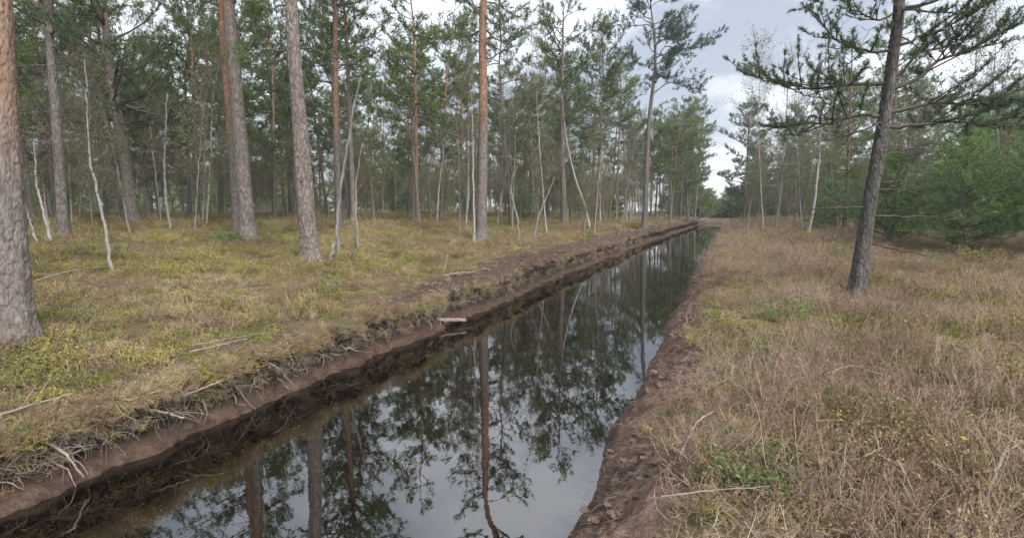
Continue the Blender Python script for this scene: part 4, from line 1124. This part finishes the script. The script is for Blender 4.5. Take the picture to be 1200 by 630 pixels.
for kk in ('P1', 'P2', 'P3', 'P3b', 'P4', 'P5', 'P7', 'P10'):                      # plants and moss crowd the trunk bases
    (bx, by, _), r_ = PINES[kk][0][0], PINES[kk][1]; q = 60
    aa = rs.uniform(0, 6.283, q); rd = r_ * rs.uniform(1.25, 2.4, q)
    p = np.vstack([p, np.stack([bx + rd * np.cos(aa), by + rd * np.sin(aa), rd], 1)]); idx = np.concatenate([idx, pick([0, 0, .5, .5, 1, 2, 1, 2, .2, 0], q)])
    sk = rs.uniform(0.6, 1.0, q); scl = np.vstack([scl, np.stack([sk, sk, sk], 1)]); rot = np.vstack([rot, np.stack([rs.normal(0, .2, q), rs.normal(0, .2, q), rs.uniform(0, 6.283, q)], 1)])
z = land(p[:, 0], p[:, 1])
scatter('heath_plants', np.stack([p[:, 0], p[:, 1], z - 0.01], 1), idx, rot, scl, 'low carpet of bilberry, heath and dry grass over the left bank', 'ground cover')

# right bank: taller grey-brown heather
p = polar_pts(-16, 40, [(1.2, 5, 95), (5, 10, 60), (10, 18, 32), (18, 32, 14), (32, 56, 5), (56, 85, 2)])
xr = p[:, 0] - bend(p[:, 1])
ed = -0.08 + 0.3 * vnoise(np.stack([p[:, 0] * 0.6, p[:, 1] * 0.9, p[:, 0] * 0], -1), 92)
ok = (xr > ed - 0.25) & ~((xr < ed + 0.3) & (rs.random(len(p)) < 0.4))
p = p[ok]; xr = xr[ok]; n = len(p)
pn = vnoise(np.stack([p[:, 0] * 0.8, p[:, 1] * 0.8, p[:, 0] * 0], -1), 56)
ia = pick([3.0, 3.6, 2.2, .2, .4, .5, 1.0, .9, .08, .5], n); ib = pick([1.0, .8, 1.4, .4, .6, 2.0, 1.0, 2.9, .4, .2], n)
idx = np.where(pn > rs.normal(0.08, 0.2, n), ib, ia)
lowz = np.where(xr < 0.7, 0.7, 1.0)
far = np.clip(p[:, 2] / 14, 1, 3.2)
cl = vnoise(np.stack([p[:, 0] * 1.5, p[:, 1] * 1.5, p[:, 0] * 0], -1), 58)
s = rs.uniform(0.7, 1.2, n) * far * (1 + 0.3 * cl)
scl = np.stack([s, s, s * np.clip(1.0 / far ** 0.6, 0.45, 1) * rs.uniform(0.75, 1.1, n) * lowz * (1 + 0.5 * cl)], 1)
rot = np.stack([rs.normal(0, .2, n), rs.normal(0, .2, n), rs.uniform(0, 6.283, n)], 1)
z = np.where(xr < 0.2, np.interp(xr, pf[:, 0], pf[:, 1]) + 0.02, land(p[:, 0], p[:, 1]))
scatter('heather_plants', np.stack([p[:, 0], p[:, 1], z - 0.02], 1), idx, rot, scl, 'tangle of grey-brown heather and dry grass over the right bank', 'ground cover')

# fringe hanging over the lip of the left bank, and sparse sprigs on the bare peat
n = 2500
y = rs.uniform(0.8, 1, n) * 0 + 1.0 + 44 * rs.random(n) ** 1.7
lipx = -4.75 + bend(y) + lipwob(y)
off = rs.normal(0, 0.07, n)
idx = pick([.3, .3, 1.6, .7, 1.8, .6, 1.8, .5, .08, 0], n)
tilt = rs.uniform(0.3, 1.5, n)
rot = np.stack([np.zeros(n), tilt, rs.normal(0, 0.5, n)], 1)
s = rs.uniform(0.35, 0.75, n)
keepm = rs.random(n) < np.interp(y, [0, 6, 9, 14], [0.7, 0.6, 0.3, 0.08])
pts = np.stack([lipx + np.minimum(off, 0.03), y, np.where(off < -0.02, 0.02, -0.01 - 0.08 * rs.random(n))], 1)
s3 = np.stack([s, s, s], 1); pts = pts[keepm]; idx = idx[keepm]; rot = rot[keepm]; s3 = s3[keepm]
n = 750                                                             # dead grass and twigs hanging down the cut face
y = 1.0 + 34 * rs.random(n) ** 2.2; zf = -0.06 - 0.26 * rs.random(n)
pts = np.vstack([pts, np.stack([-4.83 + bend(y) + lipwob(y) + np.abs(rs.normal(0, 0.02, n)), y, zf], 1)])
idx = np.concatenate([idx, pick([.6, .6, .8, 1.5, 2.2, .1, .8, .25, 0, 0], n)])
rot = np.vstack([rot, np.stack([rs.normal(0, .3, n), rs.uniform(1.3, 2.5, n), rs.normal(0, 0.7, n)], 1)])
sk = rs.uniform(0.3, 0.75, n); s3 = np.vstack([s3, np.stack([sk, sk, sk], 1)])
scatter('bank_fringe', pts, idx, rot, s3, 'fringe of heath plants hanging over the cut left bank', 'ground cover')

# roots and rootlets sticking out of the cut face
rr_ = np.random.default_rng(31); mbr = MB(); s0 = []; s1 = []; r0 = []
for q in range(3000):
    y = 0.9 + 36 * rr_.random() ** 1.8
    wobx = float(lipwob(np.array([y]))[0])
    z0 = -0.04 - 0.34 * rr_.random() ** 1.2
    p = np.array([-4.78 + wobx + bend(y), y, z0]); L = rr_.uniform(0.05, 0.26) * (1.4 if rr_.random() < 0.15 else 1)
    d = nrm(np.array([rr_.uniform(0.3, 1.1), rr_.normal(0, 1.1), rr_.normal(-0.1, 0.6)])); r = 0.0016 + 0.0085 * rr_.random() ** 4
    for k in range(5):
        e = p + d * L / 4; s0.append(p); s1.append(e); r0.append(r * (1 - k * 0.14))
        p = e; d = nrm(d + rr_.normal(0, 0.42, 3) + np.array([-0.06, 0, -0.22]))
r0 = np.array(r0); segs(mbr, s0, s1, r0, r0 * 0.88, 0, 4)
tag(mbr.build('exposed_roots', M['root']), 'tangle of pale roots sticking out of the cut left bank', 'roots', kind='stuff')

# clods of dug peat along both edges
M['clod'] = simple_mat('peat_clod', (0.07, 0.047, 0.037), (0.20, 0.145, 0.118), 18, 0.95, 0.6)
ph = (1 + 5 ** 0.5) / 2
ico = nrm(np.array([(-1, ph, 0), (1, ph, 0), (-1, -ph, 0), (1, -ph, 0), (0, -1, ph), (0, 1, ph), (0, -1, -ph), (0, 1, -ph), (ph, 0, -1), (ph, 0, 1), (-ph, 0, -1), (-ph, 0, 1)], float))
icf = [(0, 11, 5), (0, 5, 1), (0, 1, 7), (0, 7, 10), (0, 10, 11), (1, 5, 9), (5, 11, 4), (11, 10, 2), (10, 7, 6), (7, 1, 8), (3, 9, 4), (3, 4, 2), (3, 2, 6), (3, 6, 8), (3, 8, 9), (4, 9, 5), (2, 4, 11), (6, 2, 10), (8, 6, 7), (9, 8, 1)]
vl = [tuple(v) for v in ico]; cache = {}
def midp(a, b_):
    k = (min(a, b_), max(a, b_))
    if k not in cache:
        vl.append(tuple(nrm((np.array(vl[a]) + np.array(vl[b_])) / 2))); cache[k] = len(vl) - 1
    return cache[k]
f2 = []
for a, b_, c_ in icf:
    ab, bc, ca = midp(a, b_), midp(b_, c_), midp(c_, a); f2 += [(a, ab, ca), (b_, bc, ab), (c_, ca, bc), (ab, bc, ca)]
sph = np.array(vl); sphf = np.array(f2)
mbc = MB(); rc = np.random.default_rng(8)
for q in range(2000):
    right = q < 1100
    y = 1.2 + 60 * rc.random() ** (2.2 if right else 1.5)
    if right: xr_ = rc.normal(-0.4, 0.22); sz = (0.006 + 0.024 * rc.random() ** 2.5) * (1 + y / 18)
    else:
        if y < 7: continue
        xr_ = -4.85 - rc.uniform(-0.02, 1.0) * float(spoil_w(np.array([y]))[0]); sz = (0.012 + 0.04 * rc.random() ** 2) * (1 + y / 30)
    if xr_ < -0.8 and right: continue
    x = xr_ + float(bend(np.array(y)))
    zz = land1(x, y) if not right else np.interp(xr_, pf[:, 0], pf[:, 1]) + 0.02
    v = sph * (1 + 0.5 * vnoise(sph * 2.2 + q * 3.1, 5)[:, None] + 0.25 * vnoise(sph * 5.0 + q * 1.7, 6)[:, None]) * sz * np.array([rc.uniform(.8, 1.4), rc.uniform(.8, 1.4), rc.uniform(.5, .8)])
    a = rc.uniform(0, 6.28); ca, sa = math.cos(a), math.sin(a)
    v = v @ np.array([[ca, sa, 0], [-sa, ca, 0], [0, 0, 1]]) + np.array([x, y, zz + sz * 0.2]); mbc.add(v, sphf)
tag(mbc.build('peat_clods', M['clod'], None, False), 'dark crumbly clods of dug peat along both edges of the ditch', 'soil', kind='stuff')

# fibres and broken twigs lying on the bare peat
s0 = []; s1 = []
rt = np.random.default_rng(12)
n = 11000; y = 1.2 + 40 * rt.random(n) ** 2.0; right = rt.random(n) < 0.6
xr_ = np.where(right, rt.normal(-0.3, 0.28, n), -4.9 - rt.random(n) * (spoil_w(y) + 0.3))
xr_ = np.where(right, np.maximum(xr_, -0.8), xr_); x = xr_ + bend(y)
zz = np.where(right & (xr_ < 0.2), np.interp(xr_, pf[:, 0], pf[:, 1]) + 0.03, land(x, y)) + 0.03
a = rt.uniform(0, 6.28, n); L = 0.025 + 0.16 * rt.random(n) ** 3; A = np.stack([x, y, zz], 1); D = np.stack([np.cos(a), np.sin(a), rt.normal(0, .25, n)], 1) * L[:, None]
mbt = MB(); segs(mbt, A, A + D, 0.0025 * rt.random(n) ** 2 + 0.0012, 0.001, 0, 3)
tag(mbt.build('peat_litter', M['root']), 'scattered fibres and broken twigs on the bare peat', 'litter', kind='stuff')

# ------------------------------------------------------------------ single sticks, stubs and shrubs
def stick(name, label, P, r, seed, cat='stick', mat='stick', k=8, forks=0, taper=0.5):
    rng = np.random.default_rng(seed); P = np.array(P, float); base = P[len(P) // 2].copy()
    base = P[0].copy(); p = smooth_path(P - base, 14); p[1:-1] += rng.normal(0, r * 0.35, (12, 3))
    mb = MB(); tube(mb, p, r * np.linspace(1, taper, 14) * (1 + rng.normal(0, 0.06, 14)), k, 0, cap=True)
    o = mb.build(name, M[mat]); o.location = tuple(base); tag(o, label, cat)
    for q in range(forks):
        i = rng.integers(4, 12); ln = np.linalg.norm(p[-1] - p[0]) * rng.uniform(.2, .4)
        d = nrm((p[-1] - p[0]) + rng.normal(0, 0.5, 3) * np.linalg.norm(p[-1] - p[0])); d[2] = abs(d[2]) * 0.4
        q_ = limb_path(rng, p[i], d, ln, 6, 0, 0.15); mf = MB(); tube(mf, q_, np.linspace(r * .6, r * .2, 6), 5, 0); mf.build('fork', M[mat], o)
    return o
def gz(P, up): return [(x, y, land1(x, y) + u) for (x, y, _), u in zip(P, up)]
SK = lambda k: STICKS[k][0]
stick('stick', 'pale straight stick lying on the left bank edge at the picture edge', gz([(-4.98, 1.95, 0), (-4.95, 2.62, 0)], (.05, .07)), 0.014, 1)
stick('stick', 'long thin pale stick lying beside the foot of the bent birch', gz(SK('s2'), (.10, .16, .13)), 0.013, 2)
stick('stick', 'pale split stick lying on the crest among yellow-green heath', gz([(-5.15, 3.85, 0), (-5.08, 4.2, 0), (-5.05, 4.5, 0)], (.08, .09, .08)), 0.013, 3)
stick('stick', 'pale thin stick just behind the split stick on the crest', gz([(-5.3, 4.0, 0), (-5.18, 4.35, 0), (-5.12, 4.7, 0)], (.09, .10, .08)), 0.007, 4)
stick('stick', 'pale branch lying on the bank behind the plank end', gz(SK('s5'), (.08, .1, .08)), 0.02, 5, forks=2)
stick('stick', 'thin pale branch sticking up from the heath near the bank', gz([(-5.8, 10.6, 0), (-5.95, 11.0, 0), (-6.2, 11.6, 0)], (.08, .2, .42)), 0.012, 6, forks=2)
stick('log', 'short grey log lying at the foot of the leaning white birch', gz([(-7.2, 30.6, 0), (-7.3, 32.1, 0), (-7.75, 33.7, 0)], (.06, .1, .2)), 0.075, 7, 'log', 'snag', 10)
stick('stick', 'thick barkless pale branch on the right bank peat', [(-0.16, 3.36, 0.06), (-0.08, 3.78, 0.12), (0.03, 4.1, 0.10)], 0.009, 8)
stick('stick', 'thin forked pale twig lying across the near right bank', [(-0.22, 2.74, 0.10), (0.0, 2.80, 0.14), (0.30, 2.86, 0.20)], 0.005, 9, forks=3)
stick('stick', 'thin arching grey twig over the right bank heather', [(-0.02, 4.7, 0.05), (0.15, 4.25, 0.30), (0.27, 3.6, 0.36), (0.29, 3.0, 0.24)], 0.004, 10, forks=2)
stick('stick', 'bent pale twig lying in the middle of the right heather', gz([(0.90, 5.0, 0), (1.12, 5.22, 0), (1.26, 5.18, 0), (1.42, 5.2, 0)], (.18, .24, .22, .16)), 0.008, 11)
stick('stick', 'slanting grey branch in the heather at the bottom right', gz(SK('s12'), (.12, .24, .28)), 0.010, 12, forks=1)
stick('stick', 'dark crooked twig rising from the heather right of centre', gz([(1.35, 4.6, 0), (1.5, 4.85, 0), (1.6, 5.2, 0), (1.85, 5.6, 0)], (.1, .3, .38, .5)), 0.008, 13, mat='twig', forks=2)
stick('stick', 'short thin pale stick lying left of the bank bend', gz(SK('s14'), (.07, .10, .08)), 0.011, 14)
stick('root', 'thick pale root pointing down from the cut bank at the left', [(-4.72, 2.32, -0.16), (-4.55, 2.36, -0.27), (-4.50, 2.43, -0.46)], 0.013, 15, 'root', 'stick')
stick('root', 'straight pale root jutting from the bank over the dark water', [(-4.74, 3.0, -0.14), (-4.55, 3.12, -0.20), (-4.40, 3.2, -0.26)], 0.014, 16, 'root', 'stick', forks=1)
stick('root', 'long drooping root hanging near the split stick', [(-4.76, 4.45, -0.10), (-4.60, 4.5, -0.20), (-4.50, 4.62, -0.42)], 0.010, 17, 'root', 'root')
stick('root', 'slanting short pale root under the fringe, left of the split stick', [(-4.74, 3.35, -0.20), (-4.58, 3.5, -0.12), (-4.50, 3.68, -0.08)], 0.012, 18, 'root', 'stick')
o = stick('broken_stub', 'short pale broken stub standing right of the leaning grey pine', [(-8.42, 9.95, land1(-8.42, 9.95) - .05), (-8.40, 9.96, land1(-8.42, 9.95) + .2), (-8.30, 10.0, land1(-8.42, 9.95) + .52)], 0.05, 19, 'stub', 'snag', 9, taper=0.75)
# plank end poking out of the bank at the waterline
mb = MB()
L_, W_, H_ = 0.55, 0.09, 0.03
gx = np.linspace(0, L_, 9); V = []
for q, xx in enumerate(gx):
    e = 0.006 * math.sin(q * 2.3)
    V += [(xx, -W_ / 2 + e, -H_ / 2), (xx, W_ / 2 + e, -H_ / 2), (xx, W_ / 2 - e, H_ / 2 + e), (xx, -W_ / 2 - e, H_ / 2 - e)]
F_ = [[q * 4 + a, q * 4 + (a + 1) % 4, q * 4 + 4 + (a + 1) % 4, q * 4 + 4 + a] for q in range(8) for a in range(4)] + [[3, 2, 1, 0], [32, 33, 34, 35]]
mb.add(V, F_); o = mb.build('plank', M['stick'], None, False); o.location = (-4.72, 8.35, -0.40); o.rotation_euler = (0.1, 0.06, math.radians(38))
tag(o, 'pale plank end poking out of the left bank just above the water', 'plank')

def shrub(name, label, x, y, rad, hgt, n, leafm, seed, cat='shrub', size=0.028, zup=0.0):
    rng = np.random.default_rng(seed); t = thing(name, label, cat, (x, y, land1(x, y) - 0.03 + zup)); st = MB(); lf = MB(); lp = []
    for q in range(n):
        a, r = rng.uniform(0, 6.283), rad * 0.7 * math.sqrt(rng.random())
        p = limb_path(rng, (r * math.cos(a), r * math.sin(a), 0), nrm(np.array([math.cos(a) * .5, math.sin(a) * .5, 1])), hgt * rng.uniform(.6, 1.1), 5, 0.1, .2)
        tube(st, p, np.linspace(.004, .0015, 5), 4)
        for w in range(22): 
            k = rng.integers(1, 4); f = rng.random(); lp.append(p[k] * (1 - f) + p[k + 1] * f + rng.normal(0, 0.03, 3))
    st.build('stem', M['heather'], t); leaves(lf, rng, np.array(lp), size, 0, .8, .6); lf.build('foliage', M[leafm], t, False)
    return t
shrub('bilberry_shrub', 'fresh green bilberry shrub on the near right bank behind the pale twig', 0.26, 3.2, 0.26, 0.27, 46, 'freshleaf', 51)
shrub('bilberry_shrub', 'dark green low shrub in the right heather beyond the arching twig', 0.62, 5.9, 0.32, 0.34, 50, 'freshleaf', 52)
shrub('bilberry_shrub', 'small bright green plant at the foot of the stout grey pine', -13.6, 11.55, 0.28, 0.42, 30, 'freshleaf', 53, size=0.05)
shrub('heath_shrub', 'small yellow-green plant before the young pine thicket on the right', 6.2, 16.9, 0.35, 0.5, 34, 'bilberry', 54, size=0.05)
shrub('heath_shrub', 'yellow-green bilberry tuft on the crest behind the fringe', -5.35, 3.55, 0.22, 0.2, 34, 'bilberry', 55, size=0.022)
shrub('heath_shrub', 'dark green shrub against the right bank halfway to the leaning pine', 0.95, 8.2, 0.35, 0.36, 40, 'freshleaf', 56, size=0.03)

# ------------------------------------------------------------------ the damp air between the trees
hv = bpy.data.materials.new('damp_air'); hv.use_nodes = True; hv.node_tree.nodes.clear()
ho = hv.node_tree.nodes.new('ShaderNodeOutputMaterial'); hp = hv.node_tree.nodes.new('ShaderNodeVolumePrincipled')
hp.inputs['Color'].default_value = (0.93, 0.96, 1.0, 1); hp.inputs['Density'].default_value = 0.0009; hp.inputs['Anisotropy'].default_value = 0.2
hv.node_tree.links.new(hp.outputs[0], ho.inputs['Volume'])
mb = MB()
x0, x1, y0, y1, z0, z1 = -172, 175, -20, 178, -2.3, 24
V = [(x, y, z) for z in (z0, z1) for (x, y) in ((x0, y0), (x1, y0), (x1, y1), (x0, y1))]
mb.add(V, [(3, 2, 1, 0), (4, 5, 6, 7), (0, 1, 5, 4), (1, 2, 6, 5), (2, 3, 7, 6), (3, 0, 4, 7)])
tag(mb.build('haze', hv, None, False), 'thin damp haze in the air between the trees', 'haze', kind='stuff')

# ------------------------------------------------------------------ trees that share a label are told apart by their place from left to right
ORD = ['leftmost', 'second', 'third', 'fourth', 'fifth', 'sixth', 'seventh', 'eighth', 'ninth', 'tenth', 'eleventh', 'twelfth']
same = {}
for o in COL.objects:
    if o.parent is None and 'label' in o.keys() and 'group' in o.keys(): same.setdefault(o['label'], []).append(o)
for lab, obs in same.items():
    if 1 < len(obs) <= len(ORD):
        obs.sort(key=lambda o: math.atan2(o.location.x, o.location.y))
        for k, o in enumerate(obs):
            w = ORD[k] if k in (0,) else ('rightmost' if k == len(obs) - 1 else ORD[k] + ' from left')
            new = w + ' ' + lab
            if len(new.replace('-', ' ').split()) > 16: new = new.replace(' the ', ' ')
            o['label'] = new
